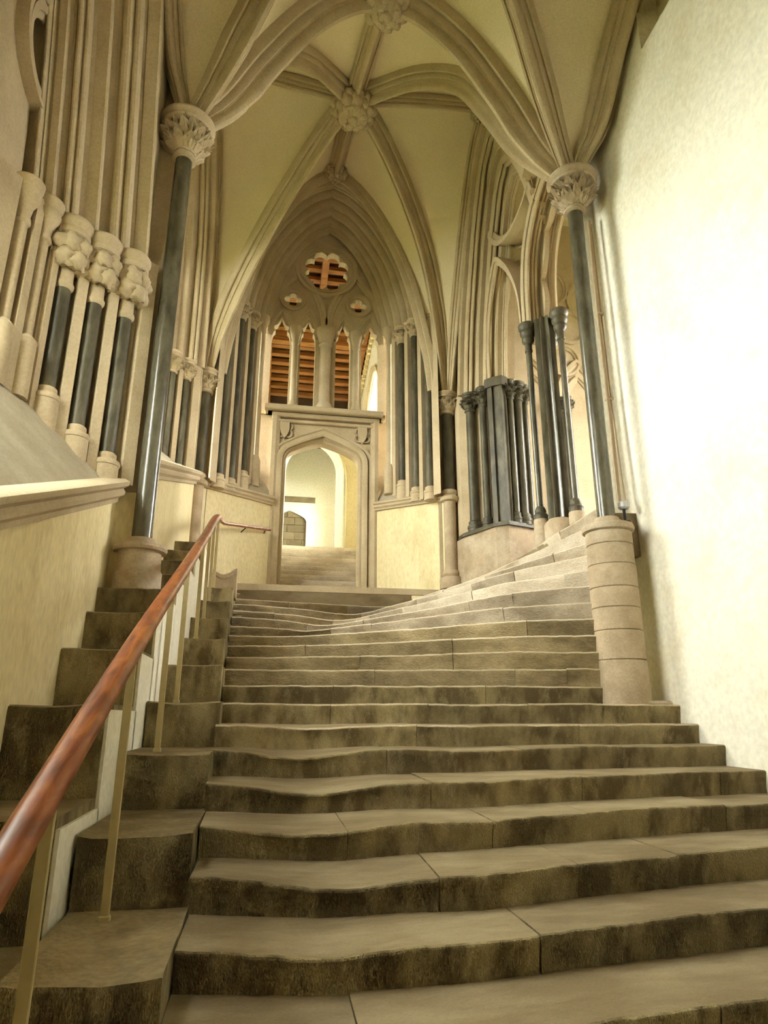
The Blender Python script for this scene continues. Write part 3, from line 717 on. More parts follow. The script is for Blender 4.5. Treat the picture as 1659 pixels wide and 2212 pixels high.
boss((RA.x-.1, RA.y, RA.z-.14), .16)

# ------------------------------------------------------------------ roof slab that closes the hall
MB().box((-2.8, -3.4, 12.0), (9, 20, 12.3)).build('roof', 'dark', kind='structure')['label'] = 'boarded roof above the vault'
MB().box((-2.8, -3.4, -2.5), (4.4, -3.1, 12.0)).build('wall_back', 'white', kind='structure')['label'] = 'plain wall at the foot of the stairs behind the viewer'
MB().box((-2.4, -3.2, 6.6), (4.2, 1.75, 6.9)).build('ceiling_low', 'web', kind='structure')['label'] = 'plain low ceiling over the foot of the stairs'

# ------------------------------------------------------------------ COLUMN helpers
def ring_torus(m, c, z, r, t, seg=24, mi=0):
    P = [(r-t*.2, z-t), (r+t*.7, z-t*.7), (r+t, z), (r+t*.7, z+t*.7), (r-t*.2, z+t)]
    m.lathe(P, c, seg, mi)
def capital(c, zn, zt, r, parent, mat='stone', leaves=10, flare=2.0, asobj=True, lsize=None, label=None, seed=1, knob=False):
    """bell capital: necking ring, bell, foliage, round moulded abacus"""
    H = zt-zn; R_ = r*flare; m = MB()
    m.lathe([(r*1.0, zn-.01), (r*1.28, zn+H*.02), (r*1.30, zn+H*.06), (r*1.08, zn+H*.10), (r*1.03, zn+H*.3), (r*1.12, zn+H*.50), (r*1.12+(R_*.8-r*1.12)*(.15 if asobj and not knob else .5), zn+H*.64), (R_*.80, zn+H*.72), (R_*.86, zn+H*.74)], c, 24)
    o = m.build('capital', mat, parent, smooth=40, label=label)
    a = MB(); a.lathe([(R_*.80, zn+H*.72), (R_*.94, zn+H*.745), (R_*.98, zn+H*.80), (R_*.90, zn+H*.84), (R_*.97, zn+H*.87), (R_*1.06, zn+H*.92), (R_*1.06, zn+H*.97), (R_*.98, zn+H)], c, 28)
    a.build('abacus', mat, o, smooth=40)
    rnd = random.Random(seed); ls = lsize or H*.40
    jm = MB()
    if knob:
        for zf, rf, sz, cnt in ((.40, 1.70, .30, leaves), (.60, 2.05, .28, leaves+1)):
            for i in range(cnt):
                an = 2*pi*(i+zf)/cnt; leaf_obj((c[0]+cos(an)*r*rf, c[1]+sin(an)*r*rf, zn+H*zf), an, H*sz*.48, rnd.uniform(-.3, .3), rnd.uniform(-.4, .4), o, mat, True)
        return o
    for tier, (zf, rf, sc) in enumerate(((.14, 1.0, .80), (.28, 1.06, .95), (.42, 1.12, .85))):
        for i in range(leaves):
            an = 2*pi*(i+.5*tier)/leaves+rnd.uniform(-.08, .08)
            args = ((c[0]+cos(an)*r*rf, c[1]+sin(an)*r*rf, zn+H*zf), an, ls*sc*rnd.uniform(.9, 1.1), radians(10)+rnd.uniform(-.1, .1), rnd.uniform(-.2, .2))
            if asobj: leaf_obj(*args, o, mat)
            else: leaf_into(jm, args[0], args[1], args[2], args[3], args[4])
    if not asobj: jm.build('foliage', mat, o, smooth=50)
    return o
def base(c, zb, zt, r, parent, mat='stone', wide=1.75):
    """tall moulded base: drum and spreading water-holding rings"""
    H = zt-zb; m = MB()
    m.lathe([(r*wide, zb), (r*wide, zt-.13), (r*wide*1.06, zt-.125), (r*wide*1.08, zt-.10), (r*wide*1.02, zt-.08), (r*1.30, zt-.075), (r*1.24, zt-.055), (r*1.34, zt-.04), (r*1.30, zt-.015), (r*1.02, zt)], c, 24)
    return m.build('base', mat, parent, smooth=40)
def jamb_shaft(c, zb, zbt, zn, zt, r, label, group, mat='purbeck_dull', capmat='stone', basemat='stone', leaves=6, flare=1.95, asobj=False, wide=1.6, name='marble_shaft', seed=1, lsize=None, knob=False):
    t = thing(name, label, 'column', (c[0], c[1], zb), group)
    MB().lathe([(r, zbt-.01), (r, zn+.01)], c, 20).build('shaft', mat, t, smooth=50)
    base(c, zb, zbt, r, t, basemat, wide); capital(c, zn, zt, r, t, capmat, leaves, flare, asobj, lsize, seed=seed, knob=knob)
    return t

# ------------------------------------------------------------------ the two tall columns
def tall_column(c, zped0, zped1, label, ped, rped):
    t = thing('tall_column', label, 'column', (c[0], c[1], zped0), 'tall dark columns carrying the vault')
    r = .09
    MB().lathe([(r, zped1-.02), (r*.99, 3.5), (r*.97, 5.85)], c, 32).build('shaft', 'purbeck', t, smooth=50, label='polished dark marble shaft')
    capital(c, 5.80, 6.30, .10, t, 'pinkstone' if c[0] > 0 else 'stone', 12, 2.85, True, .235, label='capital carved with undercut leaves', seed=3)
    return t
cl = tall_column(COLL, 1.05, 1.52, 'tall dark marble column on a short round pedestal, left of the stairs', None, None)
m = MB(); m.lathe([(.205, 1.03), (.205, 1.22), (.19, 1.24), (.185, 1.40), (.225, 1.405), (.235, 1.43), (.225, 1.46), (.15, 1.475), (.14, 1.50), (.12, 1.53)], COLL, 32)
m.build('pedestal', 'pinkstone', cl, smooth=40)
cr = tall_column(COLR, .10, 1.95, 'tall dark marble column on a high round pier, right of the stairs', None, None)
# drums of the round pier
zs_ = [.10, .52, .80, 1.02, 1.22, 1.45, 1.66, 1.80]
for i, (a, b) in enumerate(zip(zs_, zs_[1:])):
    rr = .235-(.006 if i > 4 else 0)
    MB().lathe([(rr-.010, a), (rr, a+.008), (rr, b-.008), (rr-.010, b)], COLR, 36).build('pier_drum', 'pinkstone', cr, smooth=40)
MB().lathe([(.225, 1.80), (.255, 1.81), (.262, 1.84), (.25, 1.875), (.16, 1.885), (.15, 1.92), (.13, 1.935), (.12, 1.96)], COLR, 36).build('pier_capping', 'pinkstone', cr, smooth=40)
# rough plinth stone at the wall side of the pier
m = MB(); m.cbox((3.50, 5.86, LZ(7)-.05), (3.78, 6.3, LZ(7)+.03), .02); pl = m.build('pier_plinth', 'pinkstone', cr)

# ------------------------------------------------------------------ jamb shafts
lab1 = ['dark marble shaft with knobbly leaf capital nearest the tall left column', 'dark marble shaft with knobbly leaf capital between two others in the near left window', 'dark marble shaft with knobbly leaf capital beside the pale window shafts']
for k, ((x, y), zb, zbt) in enumerate(zip(S1, (1.85, 2.0, 2.2), (2.27, 2.43, 2.68))):
    jamb_shaft((x, y), zb, zbt, 3.66, 4.36, .066, lab1[k], 'dark shafts of the near left window', leaves=7, flare=2.55, asobj=True, wide=1.75, seed=k, knob=True)
for k, (x, y) in enumerate(S1P):
    t = thing('window_shaft', ['slender pale stone shaft next to the dark marble shafts, left', 'slender pale stone shaft at the left edge against the window'][k], 'column', (x, y, 2.6), 'pale shafts of the near left window')
    c = (x, y); MB().lathe([(.055, 3.0), (.055, 3.95)], c, 18).build('shaft', 'stone', t, smooth=50)
    MB().lathe([(.10, 2.45), (.10, 2.95), (.105, 2.97), (.06, 3.02)], c, 20).build('base', 'stone', t, smooth=40)
    MB().lathe([(.055, 3.94), (.075, 3.96), (.07, 4.0), (.06, 4.02), (.075, 4.12), (.115, 4.2), (.12, 4.24), (.11, 4.27), (.13, 4.31), (.135, 4.36), (.12, 4.38)], c, 20).build('capital', 'stone', t, smooth=40)
lab2 = ['dark marble shaft nearest the corner in the far left window', 'middle dark marble shaft of the far left window', 'dark marble shaft of the far left window partly hidden by the tall column']
for k, ((x, y), zb, zbt) in enumerate(zip(S2, (3.4, 3.44, 3.5), (3.68, 3.72, 3.78))):
    jamb_shaft((x, y), zb, zbt, 5.12, 5.47, .068, lab2[k], 'dark shafts of the far left window', leaves=7, flare=1.9, seed=k+10)
labL = ['left end-wall dark shaft nearest the corner', 'middle dark shaft left of the doorway tracery', 'dark shaft left of the doorway closest to the tracery']
for k, ((x, y), zb, zbt) in enumerate(zip(SEL, (3.55, 3.6, 3.7), (3.80, 3.84, 4.10))):
    jamb_shaft((x, y), zb, zbt, 6.92, 7.28, .070, labL[k], 'dark shafts left of the doorway', leaves=7, flare=1.9, seed=k+20)
labR = ['right end-wall dark shaft nearest the corner', 'middle dark shaft right of the doorway tracery', 'dark shaft right of the doorway closest to the tracery']
for k, ((x, y), zb, zbt) in enumerate(zip(SER, (3.55, 3.6, 3.7), (3.80, 3.88, 4.10))):
    jamb_shaft((x, y), zb, zbt, 6.92, 7.28, .070, labR[k], 'dark shafts right of the doorway', leaves=7, flare=1.9, seed=k+30)
# corner shafts that carry the end diagonals: dark above the ledge, pale below
for c, lb, sd in ((CORL, 'corner shaft beside the far left window, dark above and pale below', 41), (CORR, 'corner shaft right of the doorway, dark above and pale below', 42)):
    t = thing('corner_shaft', lb, 'column', (c[0], c[1], LAND), 'corner shafts of the end wall')
    MB().lathe([(.098, 3.70), (.098, 5.16)], c, 22).build('shaft', 'purbeck_dull', t, smooth=50, label='dark marble upper shaft')
    MB().lathe([(.105, 3.50), (.155, 3.52), (.16, 3.58), (.12, 3.62), (.135, 3.66), (.13, 3.70), (.10, 3.72)], c, 22).build('ring', 'stone', t, smooth=40)
    zb = 2.25 if c[0] < 0 else LAND
    MB().lathe([(.105, zb+.2), (.105, 3.52)], c, 22).build('lower_shaft', 'pinkstone', t, smooth=50)
    MB().lathe([(.20, zb-.1), (.20, zb+.05), (.19, zb+.09), (.13, zb+.11), (.15, zb+.15), (.14, zb+.19), (.105, zb+.22)], c, 24).build('base', 'pinkstone', t, smooth=40)
    capital(c, 5.14, 5.54, .10, t, 'stone', 9, 1.95, True, .15, seed=sd)

# ------------------------------------------------------------------ PORTAL in the right wall of bay two
pr = side_arch(3.18, 9.98, YM2, 5.40, RUNR)
prk = [p for q, p in enumerate(pr) if q <= len(pr)//2 or p[2] > 8.0]; yn_ = prk[-1][1]
mb = MB(); mb.plate([[(yn_, 12), (10.6, 12), (10.6, 1.8), (pr[0][1], 1.8)]+[(y, z) for x, y, z in prk]], wallX(3.22), 0, .2)
MB().box((3.56, 6.335, -2.2), (3.95, 6.42, 12)).build('wall_return', 'white', wr)
wr2 = mb.build('wall_right_upper', 'stone', kind='structure'); wr2['label'] = 'pale stone wall around the double archway on the right'
PA = thing('double_archway', 'moulded stone double archway with open tracery on the right of the upper stairs', 'archway', (3.6, 7.7, LAND))
SR = [(3.15, 10.08, .13, .07, FLAT), (3.26, 9.94, .19, .12, TRIP), (3.38, 9.74, .12, .07, FLAT), (3.48, 9.56, .18, .12, TRIP), (3.60, 9.40, .13, .08, FLAT), (3.68, 9.34, .10, .08, ROLL), (3.85, 9.30, 0, 0, None)]
orders(SR, YM2, 5.36, RUNR, PA, keep=.80)
# tracery plane
XT = 3.62
def smooth2(pts, n): return [(p.y, p.z) for p in catmull([(0, a, b) for a, b in pts], n)]
FARA = smooth2([(9.48, 5.34), (9.46, 5.95), (9.34, 6.45), (9.12, 6.88), (8.80, 7.22), (8.42, 6.88), (8.12, 6.42), (7.92, 5.92), (7.86, 5.34)], 40)
NEARA = smooth2([(7.76, 5.34), (7.73, 6.0), (7.58, 6.55), (7.25, 6.95), (6.88, 7.16), (6.50, 7.26)], 28)
def cusp_plate(path, x0, x1, waves, amp, lo=.05):
    """plate standing in the soffit of an arch, its free edge cut into cusps"""
    n = len(path); inner = []
    for i, (y, z) in enumerate(path):
        a, b = path[max(i-1, 0)], path[min(i+1, n-1)]; T = Vector((b[0]-a[0], b[1]-a[1])).normalized(); D = Vector((-T.y, T.x))
        k = lo+amp*abs(sin(pi*waves*i/(n-1)))**.7; inner.append((y+D.x*k, z+D.y*k))
    return MB().plate([list(path)+list(reversed(inner))], lambda u, v, d: (x0+d, u, v), 0, x1-x0)
for path, wv in ((FARA, 7), (NEARA, 3.5)):
    for x, w, d, pf in ((3.45, .13, .10, ROLL), (3.56, .10, .07, BAND), (3.86, .13, .10, ROLL)):
        MB().sweep([(x, u, v) for u, v in path], prof(pf, w, d), (-1, 0, 0)).build('sub_arch_moulding', 'rib', PA, smooth=35)
    m = MB(); m.grid([[(3.40, u, v) for u, v in path], [(3.93, u, v) for u, v in path]]); m.build('sub_arch_soffit', 'stone', PA, smooth=60)
    cusp_plate(path, 3.66, 3.73, wv, .13).build('cusped_plate', 'stone', PA)
ringo = [(7.92+1.12*cos(a_), 8.26+1.06*sin(a_)) for a_ in [2*pi*q/56 for q in range(56)]]; ringi = foil((7.92, 8.26), .93, 7, rot=pi/2)
MB().plate([ringo, ringi], wallX(XT), .05, .13).build('foiled_circle', 'stone', PA)
for x, w in ((3.46, .15), (3.84, .13)): MB().sweep([(x, u, v) for u, v in ringo], prof(ROLL, w, .12), (-1, 0, 0), closed=True).build('circle_moulding', 'rib', PA, smooth=35)
m = MB(); m.grid([[(3.42, u, v) for u, v in ringo+ringo[:1]], [(3.90, u, v) for u, v in ringo+ringo[:1]]]); m.build('circle_soffit', 'stone', PA, smooth=60)
# jamb plinth
m = MB(); PLN = [(3.06, 10.35), (3.10, 10.08), (3.40, 9.36), (3.56, 9.24), (4.06, 9.40), (4.2, 9.6), (4.2, 10.35)]
m.prism(PLN, LAND-.1, 2.80); m.build('jamb_plinth', 'pinkstone', PA)
m = MB(); m.prism([(3.08, 10.3), (3.07, 10.05), (3.38, 9.32), (3.56, 9.19), (4.10, 9.36), (4.22, 9.6), (4.22, 10.3)], 2.80, 2.835); m.prism([(3.08, 10.3), (3.10, 10.05), (3.40, 9.35), (3.56, 9.22), (4.06, 9.39), (4.2, 9.6), (4.2, 10.3)], 2.835, 2.87)
m.build('plinth_ledge', 'purbeck_dull', PA)
# jamb wall behind the shafts
m = MB(); m.prism([(3.10, 10.35), (3.12, 10.16), (3.30, 10.08), (3.45, 9.84), (3.62, 9.62), (3.80, 9.50), (4.0, 9.56), (4.2, 9.66), (4.3, 10.35)], 2.8, 5.42); m.build('jamb_wall', 'stone', PA)
# big dark moulded respond at the jamb corner
m = MB(); m.prism([(3.42, 9.52), (3.40, 9.44), (3.45, 9.37), (3.48, 9.40), (3.51, 9.34), (3.58, 9.27), (3.63, 9.31), (3.66, 9.30), (3.70, 9.36), (3.66, 9.42), (3.70, 9.52), (3.6, 9.62)], 2.86, 5.28)
m.prism([(3.38, 9.54), (3.36, 9.44), (3.45, 9.32), (3.58, 9.23), (3.70, 9.28), (3.74, 9.38), (3.72, 9.54)], 5.20, 5.36)
m.build('jamb_respond', 'purbeck_dull', PA, smooth=20)
labP = ['dark shaft of the double archway nearest the corner of the end wall', 'dark shaft of the double archway just left of the big moulded respond', 'thin bright-edged shaft just right of the big moulded respond', 'dark carved-capital shaft third into the archway reveal', 'thin dark shaft deepest in the archway reveal']
for k, (c, r) in enumerate((((3.26, 9.96), .075), ((3.40, 9.70), .06), ((3.76, 9.36), .05), ((3.92, 9.43), .07), ((4.07, 9.50), .045))):
    jamb_shaft(c, 2.86, 3.05, 5.0, 5.34, r, labP[k], 'dark shafts of the archway jamb', mat='purbeck_dull' if k < 2 else 'purbeck', capmat='purbeck_dull', basemat='purbeck_dull', leaves=6, flare=1.75 if k != 2 else 1.6, wide=1.5, seed=50+k)
# mullion cluster
mp_ = thing('archway_mullion', 'clustered dark marble mullion standing in the middle of the double archway', 'column', (3.6, 7.58, LAND))
star = []
for i in range(32):
    a = 2*pi*i/32; rr = .115+.028*cos(a*8)
    star.append((3.61+rr*cos(a), 7.58+rr*sin(a)))
m = MB(); m.prism(star, 2.35, 5.32); m.build('core', 'purbeck', mp_, smooth=20)
m = MB(); m.lathe([(.20, LAND-.05), (.20, 2.32), (.18, 2.36), (.14, 2.40)], (3.61, 7.58), 20); m.build('plinth', 'pinkstone', mp_, smooth=40)
for c in ((3.44, 7.76), (3.74, 7.36), (3.80, 7.78)):
    MB().lathe([(.042, 2.55), (.042, 4.95)], c, 16).build('shaft', 'purbeck', mp_, smooth=50)
    MB().lathe([(.05, 4.90), (.056, 4.92), (.048, 4.95), (.05, 5.02), (.085, 5.06), (.09, 5.10), (.08, 5.13), (.105, 5.17), (.11, 5.21), (.10, 5.235), (.125, 5.27), (.13, 5.32), (.12, 5.34)], c, 20).build('capital', 'purbeck_dull', mp_, smooth=35)
    MB().lathe([(.10, LAND-.05), (.10, 2.42), (.095, 2.44)], c, 20).build('pedestal', 'pinkstone', mp_, smooth=40)
    MB().lathe([(.095, 2.43), (.09, 2.47), (.095, 2.50), (.07, 2.53), (.075, 2.56), (.06, 2.60), (.045, 2.62)], c, 20).build('base', 'purbeck_dull', mp_, smooth=35)
# vestibule seen through the archway
vt = MB(); vt.box((4.15, 9.75, 1.8), (7.6, 9.95, 12)); vt.box((3.60, 9.62, 5.40), (4.30, 10.5, 12)); vt.box((3.9, 5.55, 1.8), (7.6, 5.75, 12)); vt.box((7.45, 5.7, 1.8), (7.6, 6.6, 12)); vt.box((7.45, 8.3, 1.8), (7.6, 9.8, 12)); vt.box((7.45, 5.7, 6.4), (7.6, 9.8, 12)); vt.box((7.45, 5.7, 1.8), (7.6, 9.8, 2.9))
ve = vt.build('wall_vestibule', 'stone', kind='structure'); ve['label'] = 'inner wall of the vestibule beyond the double archway'
MB().box((3.9, 5.7, 9.0), (7.6, 9.9, 9.2)).build('ceiling_vestibule', 'web', kind='structure')['label'] = 'ceiling of the vestibule beyond the archway'
def vring(pts, w, d, nm_): MB().sweep([(u, 9.74, v) for u, v in pts], prof(ROLL, w, d), (0, -1, 0), closed=(nm_ == 'blind_circle')).build(nm_, 'stone', ve, smooth=35)
for cx, cz, rr in ((4.72, 7.55, .42), (5.10, 6.75, .34), (4.95, 6.05, .30), (5.55, 7.3, .42), (4.5, 6.6, .26)): vring(list(reversed(circle((cx, cz), rr, 32))), .09, .07, 'blind_circle')
for c_, hh in ((4.35, .42), (5.19, .42), (6.03, .42)): vring(arch2(c_, hh, 5.2, .85, 12), .10, .09, 'blind_arch')
for c_, hh in ((4.35, .30), (5.19, .30), (6.03, .30)): vring(arch2(c_, hh, 5.15, .6, 10), .07, .07, 'blind_arch')
jamb_shaft((4.77, 9.60), 2.4, 2.62, 4.95, 5.22, .055, 'thin dark shaft on the vestibule wall seen right of the mullion', 'vestibule shafts', mat='purbeck', capmat='purbeck_dull', basemat='purbeck_dull', leaves=5, wide=1.4, flare=1.6, seed=61)
jamb_shaft((4.86, 9.52), 2.4, 2.62, 4.95, 5.22, .040, 'second thin dark shaft on the vestibule wall beside the column', 'vestibule shafts', mat='purbeck', capmat='purbeck_dull', basemat='purbeck_dull', leaves=5, wide=1.4, flare=1.6, seed=62)
# upper floor: landing between doorway and archway, and steps inside the vestibule
m = MB(); m.prism([(-1.3, 10.9), (2.45, 10.9), (3.28, 10.5), (3.38, 6.2), (7.6, 5.7), (7.6, 9.9), (4.1, 10.4), (2.4, 11.7), (-.6, 11.8)], LAND-.5, LAND-.03)
lf = m.build('floor_landing', 'tread', kind='structure'); lf['label'] = 'stone landing before the doorway and the archway'
for k in range(5): MB().box((4.3+.34*k, 5.75, LAND-.1), (7.4, 9.74, LAND+R*(k+1))).build('step', 'tread', lf)

# ------------------------------------------------------------------ STAIRS
NOS = {
 -3: [(-.3, 1.50), (3.8, 1.72)], -2: [(-.3, 1.85), (3.8, 2.08)], -1: [(-.3, 2.25), (3.8, 2.5)],
 0: [(-.30, 2.62), (1.0, 2.62), (3.8, 2.92)], 1: [(-.30, 3.15), (.3, 3.08), (1.0, 3.06), (2.0, 3.2), (3.8, 3.38)],
 2: [(-.30, 3.62), (.4, 3.50), (1.1, 3.46), (1.9, 3.6), (2.9, 3.75), (3.8, 3.86)],
 3: [(-.30, 4.00), (.4, 3.92), (1.1, 3.95), (2.4, 4.16), (3.8, 4.36)],
 4: [(-.32, 4.50), (.5, 4.42), (1.4, 4.40), (2.8, 4.66), (3.8, 4.82)],
 5: [(-.34, 4.98), (1.4, 4.95), (2.6, 5.10), (3.8, 5.24)],
 6: [(-.34, 5.34), (1.5, 5.36), (3.0, 5.45), (3.8, 5.56)],
 7: [(-.35, 5.80), (1.5, 5.75), (2.6, 5.70), (3.2, 5.70), (3.8, 5.80)],
 8: [(-.36, 6.30), (1.2, 6.22), (2.4, 6.02), (3.05, 5.95)],
 9: [(-.38, 6.72), (.15, 6.72), (1.25, 6.50), (2.3, 6.14), (3.03, 5.95)],
 10: [(-.40, 7.24), (.15, 7.15), (1.28, 6.79), (2.32, 6.20), (3.02, 5.90)],
 11: [(-.42, 7.75), (.16, 7.70), (1.33, 7.06), (2.36, 6.28), (3.03, 5.92)],
 12: [(-.44, 8.20), (.10, 8.22), (.6, 8.0), (1.39, 7.37), (2.44, 6.46), (3.06, 5.93)],
 13: [(-.46, 8.56), (.17, 8.66), (.47, 8.70), (1.48, 7.86), (2.48, 6.54), (3.08, 5.95)],
 14: [(-.46, 8.98), (.17, 9.10), (.75, 9.35), (1.0, 9.25), (1.59, 8.44), (2.53, 6.68), (3.11, 5.97)],
 15: [(-.49, 9.50), (.18, 9.66), (1.05, 9.98), (1.30, 9.85), (1.95, 8.55), (2.60, 6.86), (3.14, 5.98)],
 16: [(-.50, 9.98), (.19, 10.15), (1.35, 10.52), (1.60, 10.3), (2.25, 8.6), (2.75, 7.1), (3.16, 5.99)],
 17: [(-.51, 10.45), (.2, 10.62), (1.9, 10.85), (2.10, 10.7), (2.65, 8.5), (3.18, 6.02)],
 18: [(-.52, 10.9), (.2, 10.98), (2.3, 11.0), (2.62, 10.8), (3.0, 8.8), (3.22, 6.08)],
 19: [(-.53, 11.22), (.2, 11.28), (2.2, 11.25), (2.85, 10.95), (3.20, 10.4), (3.34, 9.2), (3.37, 8.0), (3.34, 7.2), (3.29, 6.12)],
}
for k_ in range(8, 20): NOS[k_][-1] = (3.21+.012*(k_-8), 6.05+.004*(k_-8))
def resample(pts, n):
    P = [Vector((x, y)) for x, y in pts]; L = [0]
    for a, b in zip(P, P[1:]): L.append(L[-1]+(b-a).length)
    out = []
    for i in range(n+1):
        d = L[-1]*i/n; k = 0
        while k < len(P)-2 and d > L[k+1]: k += 1
        out.append(P[k].lerp(P[k+1], (d-L[k])/(L[k+1]-L[k])))
    return out
NST = 120
NP = {}
for k, p in NOS.items():
    q = resample(p, NST)
    # soften the corners
    for _ in range(3): q = [q[0]]+[(q[i-1]+q[i]*2+q[i+1])/4 for i in range(1, NST)]+[q[-1]]
    NP[k] = q
WEAR = {-2: (.3, .045, .4), -1: (.3, .05, .42), 0: (.32, .05, .45), 1: (.30, .045, .42), 2: (.38, .055, .42), 3: (.28, .055, .40), 4: (.32, .068, .36), 5: (.29, .055, .36), 6: (.40, .032, .40), 7: (.5, .008, .5)}
def hsh(a, b): return (sin(a*12.9898+b*78.233)*43758.5453) % 1.0
def wob(x, n, f): return sin(x*f+n*2.7)*.5+sin(x*f*2.3+n*5.1)*.3+sin(x*f*5.7+n*1.3)*.2
def wear(x, n):
    w = 0.0
    if n in WEAR: c, d, s_ = WEAR[n]; w = d*math.exp(-((x-c)/s_)**2)+d*.28*math.exp(-((x-1.0-.12*n)/.5)**2)
    elif n >= 13 and n <= 16: w = .035*math.exp(-((x-.8-.2*(n-14))/.45)**2)
    return w+.005*wob(x, n, 4.0)+.005
stairs = thing('staircase', 'broad worn stone staircase that fans to the right', 'staircase', (1.5, 2.0, LZ(-3)))
def stone_mesh(n, i0, i1, gap, rmi=0):
    """one stone of step n between stations i0 and i1"""
    q = NP[n]; nb = NP[n+1] if n+1 in NP else [p+Vector((0, .6)) for p in q]
    sh = hsh(i0*1.7+n, n*3.1)-.5; zt, zb = LZ(n)+sh*.010, LZ(n-1)-.05; fo = (hsh(i0+n*7.3, 2.2)-.5)*.016
    rows = []; ns = max(3, int(round(i1-i0)))
    for s_ in range(ns+1):
        t = i0+(i1-i0)*s_/ns
        k = min(int(t), NST-1); u = t-k; p = q[k].lerp(q[k+1], u); b = nb[k].lerp(nb[k+1], u)
        T = (q[k+1]-q[k]).normalized()
        if s_ == 0: p = p+T*gap; b = b+T*gap
        if s_ == ns: p = p-T*gap; b = b-T*gap
        o = Vector((T.y, -T.x))               # downhill
        back = b-o*.10; w = wear(p.x, n); j = fo+.008*wob(p.x+p.y, n, 6.0)+.004*wob(p.x*1.3-p.y, n+4, 41.0); w += .004*max(0, wob(p.x, n+9, 33.0)); hw = wear(b.x, n)*.55
        rise = zt-zb
        r_ = []
        for off, z in ((j-.016, zb), (j-.014, zb+rise*.40), (j-.004, zb+rise*.66), (j+.007, zt-.015-w), (j+.004, zt-.006-w), (j-.006, zt-.001-w)): r_.append((p.x+o.x*off, p.y+o.y*off, z))
        for f_ in (.12, .35, .7, 1.0):
            c_ = p.lerp(back, f_); r_.append((c_.x, c_.y, zt-lerp(w, hw*.5, f_)))
        r_.append((back.x, back.y, zb))
        rows.append(r_)
    m = MB(); kk = len(rows[0]); v = [p for r_ in rows for p in r_]
    m.v = v
    for i in range(len(rows)-1):
        for c in range(kk-1):
            m.f.append((i*kk+c, (i+1)*kk+c, (i+1)*kk+c+1, i*kk+c+1)); m.m.append(rmi if c < 3 else (2 if c < 5 else 1))
    e = (len(rows)-1)*kk
    m.f.append(tuple(range(kk))); m.m.append(rmi); m.f.append(tuple(e+c for c in range(kk-1, -1, -1))); m.m.append(rmi)
    return m
rs = random.Random(11)
for n in range(-3, 20):
    q = NP[n]; L = sum((b-a).length for a, b in zip(q, q[1:]))
    zt, zb = LZ(n)-.004, LZ(n-1)-.05
    m = MB(); rows = []
    nb = NP[n+1] if n+1 in NP else [p+Vector((0, .5)) for p in q]
    for k in range(NST+1):
        T = (q[min(k+1, NST)]-q[max(k-1, 0)]).normalized(); o = Vector((T.y, -T.x)); p = q[k]-o*(.034-.008*wob(q[k].x+q[k].y, n, 6.0)); b = nb[k]-o*.1
        w = wear(p.x, n)+.012
        rows.append([(p.x, p.y, zb), (p.x, p.y, zt-w), (b.x, b.y, zt-w)])
    m.grid(rows)
    mm = 'mortar' if n < 11 else 'riser_lit'
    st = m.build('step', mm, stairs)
    cuts = [0.0]
    while True:
        step_ = rs.uniform(.62, 1.55) if n < 9 else rs.uniform(.5, 1.5)
        nx = cuts[-1]+step_/L*NST
        if nx > NST-.35/L*NST: break
        cuts.append(nx)
    cuts.append(float(NST))
    for a, b in zip(cuts, cuts[1:]):
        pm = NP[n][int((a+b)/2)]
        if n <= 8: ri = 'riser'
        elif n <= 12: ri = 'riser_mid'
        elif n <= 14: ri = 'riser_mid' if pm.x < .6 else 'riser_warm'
        else: ri = 'riser_mid' if pm.x < .9 else ('riser_warm' if rs.random() < .25 else 'riser_lit')  # upper right winders get the stone with light in its colour
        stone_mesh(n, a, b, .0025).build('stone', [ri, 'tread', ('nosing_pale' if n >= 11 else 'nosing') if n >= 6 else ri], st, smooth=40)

# ------------------------------------------------------------------ stepped kerb between the flight and the wall steps
kerb = thing('stepped_kerb', 'row of tall squared stone blocks stepping up under the handrail', 'steps', (-.6, 2.0, LZ(-1)))
BY = {-3: 1.1, -1: 1.95, 1: 2.82, 3: 3.72, 5: 4.62, 7: 5.42, 9: 6.15, 11: 7.05, 13: 7.92, 15: 8.70, 17: 9.55}
def block(m, x0, x1, y0, y1, z0, z1, c=.012, sag=0.0, top=1, front=0):
    """block with softened worn front edge"""
    nx = 8; rows = []
    for i in range(nx+1):
        x = lerp(x0, x1, i/nx); e = min(1, min(i, nx-i)*1.0)
        w = sag*sin(pi*i/nx)+.006*wob(x, z1*3, 9); j = .006*wob(x, z1*7, 11); ee = .012 if i in (0, nx) else 0
        rows.append([(x, y0+j+ee, z0), (x, y0+j-.004+ee, lerp(z0, z1, .5)), (x, y0+j+ee, z1-.03-w), (x, y0+j+.006+ee, z1-.010-w), (x, y0+.03, z1-.001-w), (x, lerp(y0, y1, .5), z1-w*.6), (x, y1, z1), (x, y1, z0)])
    k = 8; v = [p for r_ in rows for p in r_]; o = len(m.v); m.v += v
    for i in range(nx):
        for c_ in range(k-1): m.f.append((o+i*k+c_, o+(i+1)*k+c_, o+(i+1)*k+c_+1, o+i*k+c_+1)); m.m.append(front if c_ < 3 else top)
    m.f.append(tuple(o+c_ for c_ in range(k))); m.m.append(front); m.f.append(tuple(o+nx*k+c_ for c_ in range(k-1, -1, -1))); m.m.append(front)
    return m
ks = sorted(BY)
for a in ks:
    xr = interp([(1, -.30), (7, -.32), (11, -.42), (17, -.50)], a); xl = interp([(1, -.845), (9, -.86), (17, -.88)], a)
    y1 = BY[a+2]+.06 if a+2 in BY else BY[a]+1.2
    m = MB(); block(m, xl, xr, BY[a], y1, LZ(a-2)-.06, LZ(a), sag=.012)
    m.build('stone', ['riser', 'riser_mid'], kerb, smooth=40)
